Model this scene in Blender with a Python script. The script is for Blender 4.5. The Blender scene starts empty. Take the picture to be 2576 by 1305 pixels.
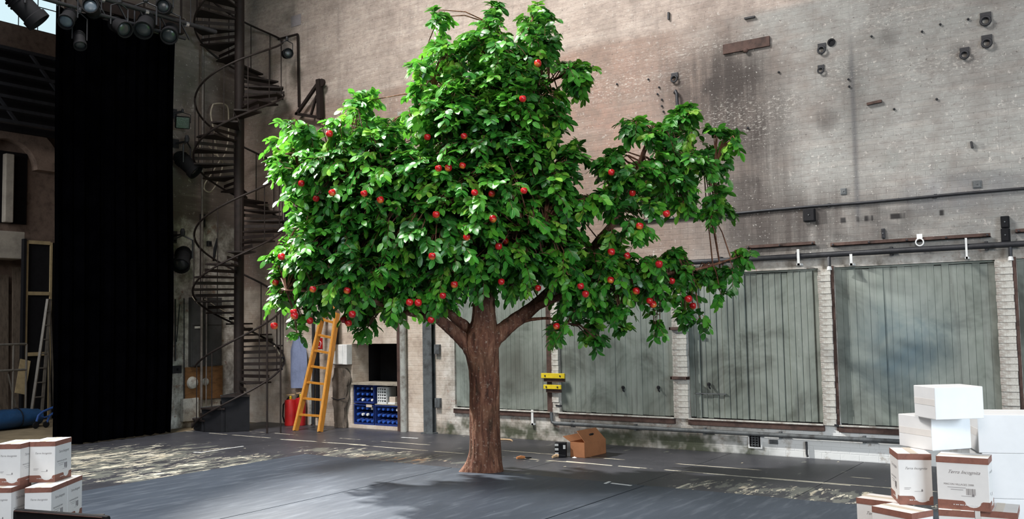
import bpy, bmesh, math, random
import numpy as np
from mathutils import Vector, Matrix, noise as mnoise
R = math.radians
random.seed(7); rng = np.random.default_rng(7)
SC = bpy.context.scene
COL = SC.collection

# ------------------------------------------------------------------ camera (world axes follow the two walls of the hall)
FPX, PITCH, ROLL, YAW, EYE = 2341.0, R(3.946), R(-1.039), R(-55.46), 1.7
_fw = Vector((0, math.cos(PITCH), math.sin(PITCH))); _up0 = Vector((0, -math.sin(PITCH), math.cos(PITCH))); _rt0 = Vector((1, 0, 0))
_rt = _rt0 * math.cos(ROLL) + _up0 * math.sin(ROLL); _up = -_rt0 * math.sin(ROLL) + _up0 * math.cos(ROLL)
_M = Matrix(((-math.sin(YAW), -math.cos(YAW), 0), (math.cos(YAW), -math.sin(YAW), 0), (0, 0, 1)))
FW, RT, UP = _M @ _fw, _M @ _rt, _M @ _up
CAMO = Vector((0, 0, EYE))
cam_d = bpy.data.cameras.new('camera'); cam = bpy.data.objects.new('camera', cam_d); COL.objects.link(cam)
cam_d.sensor_width = 36.0; cam_d.lens = 36.0 * FPX / 2576.0; cam_d.clip_end = 200
cam.matrix_world = Matrix(((RT.x, UP.x, -FW.x, 0), (RT.y, UP.y, -FW.y, 0), (RT.z, UP.z, -FW.z, EYE), (0, 0, 0, 1)))
SC.camera = cam

# ------------------------------------------------------------------ light: soft daylight of a tall hall, roof light, high window, dock door, added fills
SC.view_settings.view_transform = 'Standard'; SC.view_settings.look = 'None'
SC.view_settings.gamma = 1.0; SC.view_settings.use_curve_mapping = False
SC.view_settings.exposure = -0.75
SC.cycles.max_bounces = 4; SC.cycles.diffuse_bounces = 2; SC.cycles.glossy_bounces = 2; SC.cycles.transmission_bounces = 2
world = bpy.data.worlds.new('hall_daylight'); SC.world = world; world.use_nodes = True
bg = world.node_tree.nodes['Background']; bg.inputs[0].default_value = (0.80, 0.86, 1.0, 1); bg.inputs[1].default_value = 0.038

def area(name, loc, target, sx, sy, power, color, spread=180):
    l = bpy.data.lights.new(name, 'AREA'); l.shape = 'RECTANGLE'; l.size = sx; l.size_y = sy; l.energy = power; l.color = color
    l.spread = R(spread)
    o = bpy.data.objects.new(name, l); COL.objects.link(o); o.location = loc
    o.rotation_euler = (Vector(target) - Vector(loc)).to_track_quat('-Z', 'Y').to_euler()
    return o
area('roof_light', (-9.5, 4.5, 12.5), (-6.8, 8.2, 2.0), 3.5, 2.5, 1750, (1.0, 0.97, 0.94), 95)
area('front_fill_light', (-8.5, -1.0, 9.5), (-8.6, 4.4, 0.0), 4, 4, 370, (0.78, 0.89, 1.0), 85)  # added overhead lamp to brighten cartons and mat; no roof opening built
area('high_window_light', (2.0, -7.0, 7.5), (-4.6, 11.5, 4.4), 7, 3.5, 460, (1.0, 0.92, 0.86), 80)
area('dock_door_light', (8.5, 2.0, 3.2), (-2.5, 6.2, 1.0), 4.5, 4, 900, (0.76, 0.89, 1.0), 120)
area('bay_fill_light', (-16.2, 3.4, 5.5), (-18.6, 10.0, 2.6), 2, 4, 170, (0.95, 0.97, 1.0), 120)  # added lamp that lifts the dark bay; no window stands there

# ------------------------------------------------------------------ pixel -> plane helpers (2576 x 1305 frame)
def ray(u, v): return RT * ((u - 1288) / FPX) + UP * ((652.5 - v) / FPX) + FW
def onz(u, v, z=0.0): d = ray(u, v); return CAMO + d * ((z - EYE) / d.z)
def ony(u, v, y=11.5): d = ray(u, v); return CAMO + d * (y / d.y)
def onx(u, v, x=-14.2): d = ray(u, v); return CAMO + d * (x / d.x)
def atd(u, v, dep): return CAMO + ray(u, v) * dep

# ------------------------------------------------------------------ materials
class NG:
    def __init__(self, name):
        self.m = bpy.data.materials.new(name); self.m.use_nodes = True; self.t = self.m.node_tree; self.t.nodes.clear()
        self.out = self.n('ShaderNodeOutputMaterial')
    def n(self, typ, **kw):
        x = self.t.nodes.new(typ)
        for k, v in kw.items(): setattr(x, k, v)
        return x
    def put(self, sock, val):
        if hasattr(val, 'is_output'): self.t.links.new(val, sock)
        elif isinstance(val, (tuple, list)) and sock.type == 'RGBA' and len(val) == 3: sock.default_value = (*val, 1)
        else: sock.default_value = val
    def coord(self, kind='Object'): return self.n('ShaderNodeTexCoord').outputs[kind]
    def mapv(self, vec, scale=(1, 1, 1), loc=(0, 0, 0), rot=(0, 0, 0)):
        x = self.n('ShaderNodeMapping'); self.put(x.inputs[0], vec); x.inputs[1].default_value = loc; x.inputs[2].default_value = rot; x.inputs[3].default_value = scale
        return x.outputs[0]
    def noise(self, vec, scale=5, detail=4, rough=0.55, dist=0):
        x = self.n('ShaderNodeTexNoise'); self.put(x.inputs['Vector'], vec); x.inputs['Scale'].default_value = scale; x.inputs['Detail'].default_value = min(detail, 4)
        x.inputs['Roughness'].default_value = rough; x.inputs['Distortion'].default_value = dist
        return x.outputs[0]
    def ramp(self, fac, *stops):
        x = self.n('ShaderNodeValToRGB'); self.put(x.inputs[0], fac); e = x.color_ramp.elements
        while len(e) < len(stops): e.new(0.5)
        for el, (p, c) in zip(e, stops):
            el.position = p; el.color = (c, c, c, 1) if isinstance(c, (int, float)) else (*c, 1)
        return x.outputs[0]
    def mix(self, fac, a, b, mode='MIX'):
        x = self.n('ShaderNodeMix', data_type='RGBA', blend_type=mode); self.put(x.inputs[0], fac); self.put(x.inputs[6], a); self.put(x.inputs[7], b)
        return x.outputs[2]
    def math(self, op, a, b=0.0, c=0.0, clamp=False):
        x = self.n('ShaderNodeMath', operation=op, use_clamp=clamp); self.put(x.inputs[0], a); self.put(x.inputs[1], b); self.put(x.inputs[2], c)
        return x.outputs[0]
    def sep(self, vec):
        x = self.n('ShaderNodeSeparateXYZ'); self.put(x.inputs[0], vec); return x.outputs
    def smooth(self, x, lo, hi):
        m = self.n('ShaderNodeMapRange', interpolation_type='SMOOTHSTEP'); self.put(m.inputs[0], x); m.inputs[1].default_value = lo; m.inputs[2].default_value = hi
        return m.outputs[0]
    def bump(self, h, strength=0.3, dist=0.01):
        x = self.n('ShaderNodeBump'); x.inputs['Strength'].default_value = strength; x.inputs['Distance'].default_value = dist; self.put(x.inputs['Height'], h)
        return x.outputs[0]
    def spot(self, P, c, r, soft=0.5, ax=(1, 1, 1)):
        """1 inside a blotch of radius r about c, 0 outside (P = position socket)."""
        s = self.n('ShaderNodeVectorMath', operation='SUBTRACT'); self.put(s.inputs[0], P); s.inputs[1].default_value = c
        q = self.n('ShaderNodeVectorMath', operation='MULTIPLY'); self.put(q.inputs[0], s.outputs[0]); q.inputs[1].default_value = ax
        l = self.n('ShaderNodeVectorMath', operation='LENGTH'); self.put(l.inputs[0], q.outputs[0])
        m = self.n('ShaderNodeMapRange', interpolation_type='SMOOTHSTEP'); self.put(m.inputs[0], l.outputs['Value']); m.inputs[1].default_value = r; m.inputs[2].default_value = r * (1 - soft)
        return m.outputs[0]
    def pbsdf(self, color, rough=0.6, metal=0.0, spec=0.5, normal=None, **kw):
        b = self.n('ShaderNodeBsdfPrincipled'); self.put(b.inputs['Base Color'], color); self.put(b.inputs['Roughness'], rough); b.inputs['Metallic'].default_value = metal
        b.inputs['Specular IOR Level'].default_value = spec
        if normal is not None: self.put(b.inputs['Normal'], normal)
        for k, v in kw.items(): self.put(b.inputs[k.replace('_', ' ')], v)
        return b.outputs[0]
    def done(self, sh): self.t.links.new(sh, self.out.inputs[0]); return self.m

MATS = {}
def simple(name, c, rough=0.6, metal=0.0, var=0.25, scale=6.0, spec=0.5, bump=0.15, dark=None, stretch=(1, 1, 1)):
    """A plain painted / metal / wood surface with procedural variation."""
    if name in MATS: return MATS[name]
    g = NG(name); co = g.mapv(g.coord(), stretch)
    n1 = g.noise(co, scale, 5, 0.6); n2 = g.noise(co, scale * 7, 3, 0.6)
    d = dark if dark else tuple(x * (1 - var) for x in c)
    l = tuple(min(1, x * (1 + var * 0.5)) for x in c)
    col = g.ramp(n1, (0.3, d), (0.5, c), (0.72, l))
    col = g.mix(g.ramp(n2, (0.35, 0.25), (0.6, 0.0)), col, d)
    MATS[name] = g.done(g.pbsdf(col, rough, metal, spec, g.bump(n2, bump, 0.01)))
    return MATS[name]

# ------------------------------------------------------------------ mesh builder
class MB:
    def __init__(self): self.v = []; self.f = []
    def add(self, vs, fs): o = len(self.v); self.v += [Vector(p) for p in vs]; self.f += [tuple(i + o for i in f) for f in fs]; return self
    def box(self, c, s, rot=None, bev=0.0):
        hx, hy, hz = s[0] / 2, s[1] / 2, s[2] / 2
        c = Vector(c)
        if bev <= 0:
            vs = [Vector((x * hx, y * hy, z * hz)) for z in (-1, 1) for y in (-1, 1) for x in (-1, 1)]
            fs = [(0, 2, 3, 1), (4, 5, 7, 6), (0, 1, 5, 4), (2, 6, 7, 3), (0, 4, 6, 2), (1, 3, 7, 5)]
        else:
            b = min(bev, hx * .8, hy * .8, hz * .8)
            bm = bmesh.new(); bmesh.ops.create_cube(bm, size=1.0)
            for q in bm.verts: q.co = Vector((q.co.x * s[0], q.co.y * s[1], q.co.z * s[2]))
            bmesh.ops.bevel(bm, geom=list(bm.edges), offset=b, segments=2, profile=0.5, affect='EDGES')
            bm.verts.index_update(); vs = [q.co.copy() for q in bm.verts]; fs = [tuple(q.index for q in f.verts) for f in bm.faces]; bm.free()
        if rot is not None:
            m = rot if isinstance(rot, Matrix) else Matrix.Rotation(rot, 3, 'Z')
            vs = [m @ p for p in vs]
        return self.add([p + c for p in vs], fs)
    def bb(self, x0, x1, y0, y1, z0, z1, bev=0.0): return self.box(((x0 + x1) / 2, (y0 + y1) / 2, (z0 + z1) / 2), (abs(x1 - x0), abs(y1 - y0), abs(z1 - z0)), None, bev)
    def tube(self, pts, r, seg=8, caps=True, wob=0.0):
        pts = [Vector(p) for p in pts]; n = len(pts); rr = r if isinstance(r, (list, tuple)) else [r] * n
        t0 = (pts[1] - pts[0]).normalized(); a = Vector((0, 0, 1)) if abs(t0.z) < 0.9 else Vector((1, 0, 0)); nx = (a - t0 * a.dot(t0)).normalized()
        vs = []
        for i in range(n):
            t = (pts[min(i + 1, n - 1)] - pts[max(i - 1, 0)]).normalized(); nx = (nx - t * nx.dot(t)).normalized(); ny = t.cross(nx)
            for k in range(seg):
                an = 2 * math.pi * k / seg; q = rr[i]
                if wob: q *= 1 + wob * mnoise.noise(Vector((math.cos(an) * 2.2, math.sin(an) * 2.2, i * 0.55)) + pts[0])
                vs.append(pts[i] + (nx * math.cos(an) + ny * math.sin(an)) * q)
        fs = [(i * seg + k, i * seg + (k + 1) % seg, (i + 1) * seg + (k + 1) % seg, (i + 1) * seg + k) for i in range(n - 1) for k in range(seg)]
        if caps: fs += [tuple(range(seg))[::-1], tuple((n - 1) * seg + k for k in range(seg))]
        return self.add(vs, fs)
    def bar(self, a, b, w, h=None, up=(0, 0, 1)):
        a, b = Vector(a), Vector(b); t = (b - a); L = t.length; t.normalize(); u = Vector(up)
        if abs(t.dot(u)) > 0.98: u = Vector((1, 0, 0))
        s = t.cross(u).normalized(); u = s.cross(t)
        m = Matrix((t, s, u)).transposed()
        return self.box((a + b) / 2, (L, w, h or w), m)
    def lathe(self, prof, c=(0, 0, 0), seg=20, axis=None, smooth=True):
        m = Vector(axis).normalized().to_track_quat('Z', 'Y').to_matrix() if axis else Matrix.Identity(3)
        vs = [m @ Vector((r * math.cos(2 * math.pi * k / seg), r * math.sin(2 * math.pi * k / seg), z)) + Vector(c) for r, z in prof for k in range(seg)]
        n = len(prof)
        fs = [(i * seg + k, i * seg + (k + 1) % seg, (i + 1) * seg + (k + 1) % seg, (i + 1) * seg + k) for i in range(n - 1) for k in range(seg)]
        fs += [tuple(range(seg))[::-1], tuple((n - 1) * seg + k for k in range(seg))]
        return self.add(vs, fs)
    def prism(self, poly, vec):
        """Extrude a planar polygon (3D points) along vec."""
        n = len(poly); v = Vector(vec); vs = [Vector(p) for p in poly] + [Vector(p) + v for p in poly]
        return self.add(vs, [tuple(range(n))[::-1], tuple(range(n, 2 * n))] + [(i, (i + 1) % n, n + (i + 1) % n, n + i) for i in range(n)])
    def build(self, name, m, parent=None, smooth=False, local=False, fix=True):
        off = Vector((0, 0, 0))
        if parent is not None and not local:
            p = parent
            while p is not None: off += p.location; p = p.parent
        me = bpy.data.meshes.new(name); me.from_pydata([tuple(p - off) for p in self.v], [], self.f)
        if fix:
            bm = bmesh.new(); bm.from_mesh(me); bmesh.ops.recalc_face_normals(bm, faces=bm.faces); bm.to_mesh(me); bm.free()
        if m is not None: me.materials.append(m)
        if smooth:
            me.polygons.foreach_set('use_smooth', [True] * len(me.polygons))
            try: me.set_sharp_from_angle(angle=R(40))
            except Exception: pass
        o = bpy.data.objects.new(name, me); COL.objects.link(o); o.parent = parent
        return o

def tag(o, label=None, cat=None, group=None, kind=None):
    if label: o['label'] = label
    if cat: o['category'] = cat
    if group: o['group'] = group
    if kind: o['kind'] = kind
    return o
def thing(name, label, cat, loc=(0, 0, 0), rz=0.0, group=None):
    o = bpy.data.objects.new(name, None); COL.objects.link(o); o.empty_display_size = 0.1
    o.location = loc; o.rotation_euler = (0, 0, rz)
    return tag(o, label, cat, group)
def struct(name, mb, m, label=None, parent=None): return tag(mb.build(name, m, parent), label, None, None, 'structure' if parent is None else None)
def share(src, name, loc, parent, rot=None, scale=None):
    o = bpy.data.objects.new(name, src.data if hasattr(src, 'data') else src); COL.objects.link(o); o.parent = parent; o.location = loc
    if rot is not None: o.rotation_euler = rot
    if scale is not None: o.scale = scale
    return o
def copy_tree(o, parent=None):
    c = o.copy(); COL.objects.link(c); c.parent = parent
    for ch in list(o.children): copy_tree(ch, c)
    return c

YW = 11.5      # right wall plane
XB = -14.2     # back wall plane
# ------------------------------------------------------------------ structure materials
def wpos(g): return g.n('ShaderNodeNewGeometry').outputs['Position']
def m_floor():
    g = NG('painted_stage_boards'); P = wpos(g); X, Y, Z = g.sep(P)
    blot = g.noise(P, 1.3, 5, 0.6); fine = g.noise(P, 45, 3, 0.6)
    base = g.ramp(blot, (0.3, (0.024, 0.025, 0.031)), (0.7, (0.052, 0.052, 0.061)))
    base = g.mix(g.ramp(fine, (0.5, 0.0), (0.75, 0.35)), base, (0.12, 0.12, 0.125))
    # worn-through paint: streaks along the boards (Y), dense at the left of the stage and beside the mat
    st = g.noise(g.mapv(P, (2.6, 0.8, 1)), 2.0, 6, 0.62, 0.4)
    st2 = g.noise(g.mapv(P, (7.0, 2.0, 1)), 2.4, 5, 0.68, 0.2)
    dens = g.math('MAXIMUM', g.spot(P, (-11.6, 6.6, 0), 3.0, 0.75, (1.0, 0.75, 1)), g.math('MULTIPLY', g.spot(P, (-9.9, 7.4, 0), 1.9, 0.7, (1.7, 0.8, 1)), 0.95))
    dens = g.math('MAXIMUM', dens, g.math('MULTIPLY', g.spot(P, (-8.6, 9.2, 0), 1.7, 0.8, (0.6, 1.7, 1)), 0.9))
    dens = g.math('MAXIMUM', dens, g.math('MULTIPLY', g.spot(P, (-2.9, 9.15, 0), 2.3, 0.8, (0.7, 2.2, 1)), 0.85))
    dens = g.math('MAXIMUM', dens, 0.43)
    w = g.math('ADD', g.math('MULTIPLY', st, 0.48), g.math('MULTIPLY', st2, 0.52))
    thr = g.math('SUBTRACT', 0.735, g.math('MULTIPLY', dens, 0.225))
    mask = g.math('MULTIPLY', g.smooth(g.math('SUBTRACT', w, thr), 0.0, 0.022), g.ramp(g.noise(g.mapv(P, (14, 1.6, 1)), 2.6, 4, 0.75), (0.40, 0.15), (0.48, 1.0)))
    cream = g.ramp(g.noise(P, 3, 4), (0.35, (0.42, 0.37, 0.27)), (0.65, (0.66, 0.62, 0.50)))
    warm = g.spot(P, (-7.75, 8.95, 0), 1.0, 0.7, (0.7, 2.2, 1))
    cream = g.mix(warm, cream, (0.45, 0.24, 0.12))
    # long scored lines that run with the right wall
    ln = g.math('MULTIPLY', g.smooth(g.math('ABSOLUTE', g.math('SUBTRACT', Y, 9.87)), 0.022, 0.008), g.ramp(g.noise(g.mapv(P, (1.6, 0.1, 1)), 1.5, 4), (0.44, 0.0), (0.5, 1.0)))
    ln2 = g.math('MULTIPLY', g.smooth(g.math('ABSOLUTE', g.math('SUBTRACT', Y, 10.35)), 0.02, 0.008), g.ramp(g.noise(g.mapv(P, (1.1, 0.1, 1), (3, 0, 0)), 1.5, 4), (0.5, 0.0), (0.56, 1.0)))
    mask = g.math('MAXIMUM', mask, g.math('MAXIMUM', ln, ln2))
    grey = g.math('MULTIPLY', g.smooth(g.math('SUBTRACT', g.noise(g.mapv(P, (2.2, 0.7, 1)), 3.0, 4, 0.7), g.math('SUBTRACT', 0.78, g.math('MULTIPLY', dens, 0.34))), 0.0, 0.05), 0.75)
    base = g.mix(grey, base, (0.17, 0.175, 0.15))
    col = g.mix(mask, base, cream)
    rough = g.mix(mask, (0.42, 0.42, 0.42), (0.75, 0.75, 0.75))
    return g.done(g.pbsdf(col, rough, 0, 0.5, g.bump(g.math('ADD', fine, mask), 0.12, 0.004)))
def m_mat():
    g = NG('dance_mat_vinyl'); P = wpos(g)
    a = g.noise(g.mapv(P, (1.0, 0.45, 1)), 1.1, 5, 0.6); b = g.noise(g.mapv(P, (5, 0.9, 1)), 2.0, 5, 0.65); f = g.noise(P, 90, 2)
    col = g.ramp(a, (0.3, (0.028, 0.037, 0.051)), (0.7, (0.050, 0.063, 0.083)))
    col = g.mix(g.ramp(b, (0.52, 0.0), (0.8, 0.45)), col, (0.14, 0.16, 0.185))
    col = g.mix(g.ramp(g.noise(P, 14, 5, 0.7), (0.70, 0.0), (0.78, 0.7)), col, (0.4, 0.41, 0.42))
    return g.done(g.pbsdf(col, g.ramp(b, (0.3, 0.46), (0.7, 0.6)), 0, 0.5, g.bump(f, 0.05, 0.002)))
def m_bay_floor():
    g = NG('dusty_concrete_floor'); P = wpos(g)
    col = g.ramp(g.noise(P, 2.0, 6, 0.65), (0.3, (0.12, 0.095, 0.06)), (0.6, (0.24, 0.19, 0.12)), (0.75, (0.30, 0.25, 0.17)))
    return g.done(g.pbsdf(col, 0.85, 0, 0.3, g.bump(g.noise(P, 30, 3), 0.2, 0.01)))
def m_wall(name, pink=1.0, side='R'):
    g = NG(name); P = wpos(g); X, Y, Z = g.sep(P)
    H = X if side == 'R' else Y
    big = g.noise(P, 0.55, 6, 0.6); mid = g.noise(P, 2.4, 6, 0.62); fine = g.noise(P, 17, 5, 0.65)
    hs = g.noise(g.mapv(P, (0.6, 0.6, 5.0)), 1.6, 5, 0.6)      # faint bands along the brick courses
    vs = g.noise(g.mapv(P, (5.5, 5.5, 0.28)), 1.3, 5, 0.65)    # water runs
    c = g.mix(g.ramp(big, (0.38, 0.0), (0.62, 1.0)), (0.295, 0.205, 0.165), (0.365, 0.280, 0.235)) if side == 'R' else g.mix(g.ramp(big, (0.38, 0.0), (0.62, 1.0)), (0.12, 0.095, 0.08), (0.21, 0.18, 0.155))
    if side == 'R':
        gx = g.smooth(g.math('ADD', X, g.math('MULTIPLY', mid, 3.0)), -4.6, -1.6)  # pinkish left, grey right: the light's warm-to-cool shift put into the paint
        c = g.mix(gx, c, g.ramp(big, (0.35, (0.255, 0.255, 0.240)), (0.65, (0.365, 0.362, 0.342))))
        red = g.math('MULTIPLY', g.spot(P, (-6.6, 11.5, 4.3), 2.6, 0.9, (0.75, 1, 1.5)), g.ramp(mid, (0.35, 0.15), (0.62, 0.8)))
        c = g.mix(red, c, (0.33, 0.205, 0.165))
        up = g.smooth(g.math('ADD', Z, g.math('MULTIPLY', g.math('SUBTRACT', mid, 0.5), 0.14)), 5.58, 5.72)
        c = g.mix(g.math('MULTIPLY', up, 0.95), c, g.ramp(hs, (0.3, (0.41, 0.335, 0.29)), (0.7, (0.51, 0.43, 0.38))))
    c = g.mix(g.ramp(hs, (0.5, 0.0), (0.74, 0.30)), c, (0.52, 0.46, 0.41))
    c = g.mix(g.ramp(mid, (0.24, 0.55), (0.56, 0.0)), c, (0.15, 0.12, 0.105))
    c = g.mix(g.ramp(g.noise(g.mapv(P, (1, 1, 2.2)), 11, 4, 0.75), (0.30, 0.45), (0.56, 0.0)), c, (0.15, 0.125, 0.115))
    c = g.mix(g.ramp(vs, (0.56, 0.0), (0.76, 0.40)), c, (0.17, 0.15, 0.14))
    c = g.mix(g.ramp(fine, (0.62, 0.0), (0.70, 0.6)), c, (0.55, 0.51, 0.47))
    c = g.mix(g.ramp(g.noise(P, 9, 6, 0.7), (0.24, 0.7), (0.31, 0.0)), c, (0.12, 0.10, 0.095))
    if side == 'R':
        def blot(u, v, r, k, ax=(1, 1, 1), col=(0.062, 0.052, 0.048)):
            nonlocal c
            p = ony(u, v)
            m = g.math('MULTIPLY', g.spot(P, tuple(p), r, 0.9, ax), g.ramp(g.math('ADD', g.math('MULTIPLY', vs, 0.5), g.math('MULTIPLY', mid, 0.5)), (0.36, 0.25 * k), (0.56, k)))
            c = g.mix(m, c, col)
        blot(1790, 205, 0.75, 1.0, (0.6, 1, 1.1)); blot(1850, 260, 0.95, 1.0, (1.0, 1, 0.7)); blot(1900, 420, 1.0, 0.95, (1.3, 1, 0.55))
        blot(1760, 330, 0.5, 0.5); blot(2080, 300, 0.22, 0.9); blot(2145, 250, 0.9, 0.5, (4, 1, 1)); blot(1950, 560, 1.1, 0.85, (0.5, 1, 1.6))
        blot(2130, 560, 1.0, 0.6, (0.5, 1, 1.6)); blot(2420, 480, 0.5, 0.35, (0.5, 1, 1.5), (0.2, 0.21, 0.24)); blot(2240, 400, 0.18, 0.5, (1, 1, 1), (0.14, 0.17, 0.16))
        blot(2230, 95, 0.22, 0.5); blot(2420, 130, 0.2, 0.6); blot(1700, 470, 0.8, 0.35, (0.7, 1, 1), (0.2, 0.17, 0.15))
        fl2 = g.ramp(g.noise(g.mapv(P, (1, 1, 2.6)), 16, 4, 0.8), (0.54, 0.0), (0.62, 0.6))
        for u, v, r, ax in ((1980, 255, 0.3, (.7, 1, 1.6)), (1815, 290, 0.35, (.8, 1, 1)), (2380, 160, 0.5, (.5, 1, 2.0)), (1530, 235, 0.75, (.4, 1, 3)), (1560, 205, 0.7, (.4, 1, 4)), (2110, 190, 0.4, (1, 1, 1)), (1900, 300, 0.5, (.6, 1, 1)), (1700, 130, 0.6, (.3, 1, 3)), (2250, 40, 0.5, (.5, 1, 2))):
            c = g.mix(g.math('MULTIPLY', g.spot(P, tuple(ony(u, v)), r, 0.95, ax), fl2), c, (0.60, 0.57, 0.52))
        c = g.mix(g.math('MULTIPLY', g.ramp(g.noise(P, 34, 3, 0.6), (0.63, 0.0), (0.69, 0.75)), g.ramp(mid, (0.4, 0.2), (0.6, 1.0))), c, (0.62, 0.60, 0.56))
        c = g.mix(g.ramp(g.noise(P, 26, 3, 0.6), (0.30, 0.7), (0.37, 0.0)), c, (0.09, 0.075, 0.07))
        x0_ = ony(2148, 300).x
        jn = g.math('MULTIPLY', g.smooth(g.math('ABSOLUTE', g.math('SUBTRACT', X, x0_)), 0.05, 0.006), g.math('MULTIPLY', g.smooth(Z, 2.7, 3.0), g.smooth(Z, 5.3, 4.6)))
        c = g.mix(g.math('MULTIPLY', jn, 0.6), c, (0.09, 0.09, 0.095))
        # broken mortar line above the doors
        br = g.math('MULTIPLY', g.smooth(g.math('ABSOLUTE', g.math('SUBTRACT', Z, 2.875)), 0.045, 0.02), g.ramp(g.noise(g.mapv(P, (2.0, 1, 0.2)), 2.2, 3), (0.52, 0.0), (0.56, 1.0)))
        br = g.math('MULTIPLY', br, g.smooth(X, -3.6, -3.2))
        c = g.mix(br, c, (0.03, 0.028, 0.028))
    # limewashed, peeling lower wall
    lowz = 2.42 if side == 'R' else 3.6  # back wall limewash goes higher, and whiter below, in place of light there
    low = g.smooth(g.math('ADD', Z, g.math('MULTIPLY', g.math('SUBTRACT', mid, 0.5), 0.5)), lowz + 0.12, lowz - 0.12)
    lime = g.ramp(g.noise(P, 5.0, 6, 0.7), (0.34, (0.22, 0.20, 0.17)), (0.46, (0.40, 0.37, 0.33)), (0.66, (0.66, 0.64, 0.60) if side == 'R' else (0.80, 0.78, 0.73)))
    lime = g.mix(g.ramp(g.noise(P, 7.5, 5, 0.7), (0.60, 0.0), (0.67, 0.75)), lime, (0.27, 0.15, 0.105))
    lime = g.mix(g.ramp(vs, (0.55, 0.0), (0.72, 0.5)), lime, (0.20, 0.19, 0.16))
    if side == 'R': lime = g.mix(g.math('MULTIPLY', g.smooth(X, -8.9, -9.7), 0.8), lime, g.ramp(g.noise(P, 3.0, 4, 0.7), (0.30, (0.30, 0.22, 0.165)), (0.50, (0.56, 0.45, 0.36)), (0.66, (0.70, 0.61, 0.52))))
    c = g.mix(g.math('MULTIPLY', low, 0.9), c, lime)
    if side == 'R':
        wp_ = g.math('MULTIPLY', g.spot(P, (-3.2, 11.5, 0.08), 1.5, 0.5, (0.75, 1, 3.2)), g.ramp(g.noise(P, 4.0, 4, 0.7), (0.36, 0.0), (0.46, 1.0)))
        c = g.mix(wp_, c, (0.70, 0.71, 0.70))
        moss = g.math('MULTIPLY', g.smooth(g.math('ADD', Z, g.math('MULTIPLY', mid, -0.45)), 0.10, -0.12), g.math('MAXIMUM', g.spot(P, (-7.6, 11.5, 0), 2.2, 0.3), g.spot(P, (-5.0, 11.5, 0), 1.2, 0.5)))
        moss = g.math('MULTIPLY', moss, g.ramp(g.noise(P, 1.2, 4, 0.7), (0.42, 0.1), (0.54, 1.0)))
        c = g.mix(g.math('MULTIPLY', moss, 0.92), c, (0.040, 0.050, 0.026))
    br = g.n('ShaderNodeTexBrick'); cv = g.n('ShaderNodeCombineXYZ'); g.put(cv.inputs[0], H); g.put(cv.inputs[1], Z); g.put(br.inputs[0], cv.outputs[0])
    br.inputs['Scale'].default_value = 1.0; br.inputs['Brick Width'].default_value = 0.22; br.inputs['Row Height'].default_value = 0.075; br.inputs['Mortar Size'].default_value = 0.006; br.inputs['Mortar Smooth'].default_value = 0.6
    br.inputs['Color1'].default_value = (1, 1, 1, 1); br.inputs['Color2'].default_value = (0.88, 0.88, 0.88, 1); br.inputs['Mortar'].default_value = (0.70, 0.70, 0.70, 1)
    c = g.mix(0.13, c, g.mix(1.0, c, br.outputs[0], 'MULTIPLY'))
    h = g.math('ADD', g.math('MULTIPLY', br.outputs['Fac'], -0.6), g.math('MULTIPLY', fine, 0.6))
    return g.done(g.pbsdf(c, 0.82, 0, 0.25, g.bump(h, 0.35, 0.012)))
def m_plank():
    g = NG('grey_green_door_boards'); P = wpos(g); X, Y, Z = g.sep(P)
    rnd = g.n('ShaderNodeObjectInfo').outputs['Random']
    a = g.noise(P, 1.5, 6, 0.68, 0.5); b = g.noise(g.mapv(P, (10, 1, 0.7)), 1.4, 5, 0.65); f = g.noise(P, 22, 4, 0.7)
    c = g.ramp(a, (0.34, (0.075, 0.085, 0.072)), (0.50, (0.175, 0.200, 0.176)), (0.70, (0.245, 0.272, 0.245)))
    c = g.mix(g.math('MULTIPLY', rnd, 0.22), c, (0.28, 0.295, 0.272))
    c = g.mix(g.ramp(b, (0.54, 0.0), (0.74, 0.6)), c, (0.10, 0.105, 0.095))
    blue = g.math('MULTIPLY', g.spot(P, (-2.45, 11.5, 1.35), 0.85, 0.8, (1, 1, 0.9)), g.ramp(a, (0.3, 0.8), (0.6, 0.3)))
    c = g.mix(blue, c, (0.10, 0.155, 0.185))
    c = g.mix(g.math('MULTIPLY', g.spot(P, (-7.9, 11.5, 0.95), 0.7, 0.9), 0.6), c, (0.09, 0.09, 0.075))
    c = g.mix(g.ramp(f, (0.69, 0.0), (0.75, 0.55)), c, (0.48, 0.49, 0.45))
    c = g.mix(g.ramp(f, (0.25, 0.6), (0.33, 0.0)), c, (0.06, 0.058, 0.05))
    return g.done(g.pbsdf(c, 0.6, 0, 0.4, g.bump(b, 0.2, 0.006)))
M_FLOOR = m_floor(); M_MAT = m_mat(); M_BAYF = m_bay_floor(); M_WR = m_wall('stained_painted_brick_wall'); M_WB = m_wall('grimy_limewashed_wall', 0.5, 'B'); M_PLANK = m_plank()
M_LIME = simple('limewashed_brick', (0.50, 0.49, 0.45), 0.85, 0, 0.55, 9, 0.2, 0.5, (0.22, 0.17, 0.14))
M_RUST = simple('rusted_steel', (0.080, 0.045, 0.036), 0.75, 0.2, 0.55, 10)
M_DARKSTEEL = simple('dark_painted_steel', (0.030, 0.031, 0.036), 0.5, 0.3, 0.4, 9)
M_GREYSTEEL = simple('grey_painted_steel', (0.115, 0.125, 0.13), 0.5, 0.2, 0.4, 8, 0.5, 0.15, (0.05, 0.05, 0.05))
M_BLACK = simple('black_matt', (0.008, 0.008, 0.010), 0.8, 0, 0.3, 9, 0.25)
M_VOID = simple('shade_black', (0.012, 0.011, 0.012), 0.9, 0, 0.3, 5, 0.1)  # near-black colour carries the shade of recesses and backings
M_WHITE = simple('white_enamel', (0.72, 0.73, 0.72), 0.4, 0, 0.18, 8)

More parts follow.
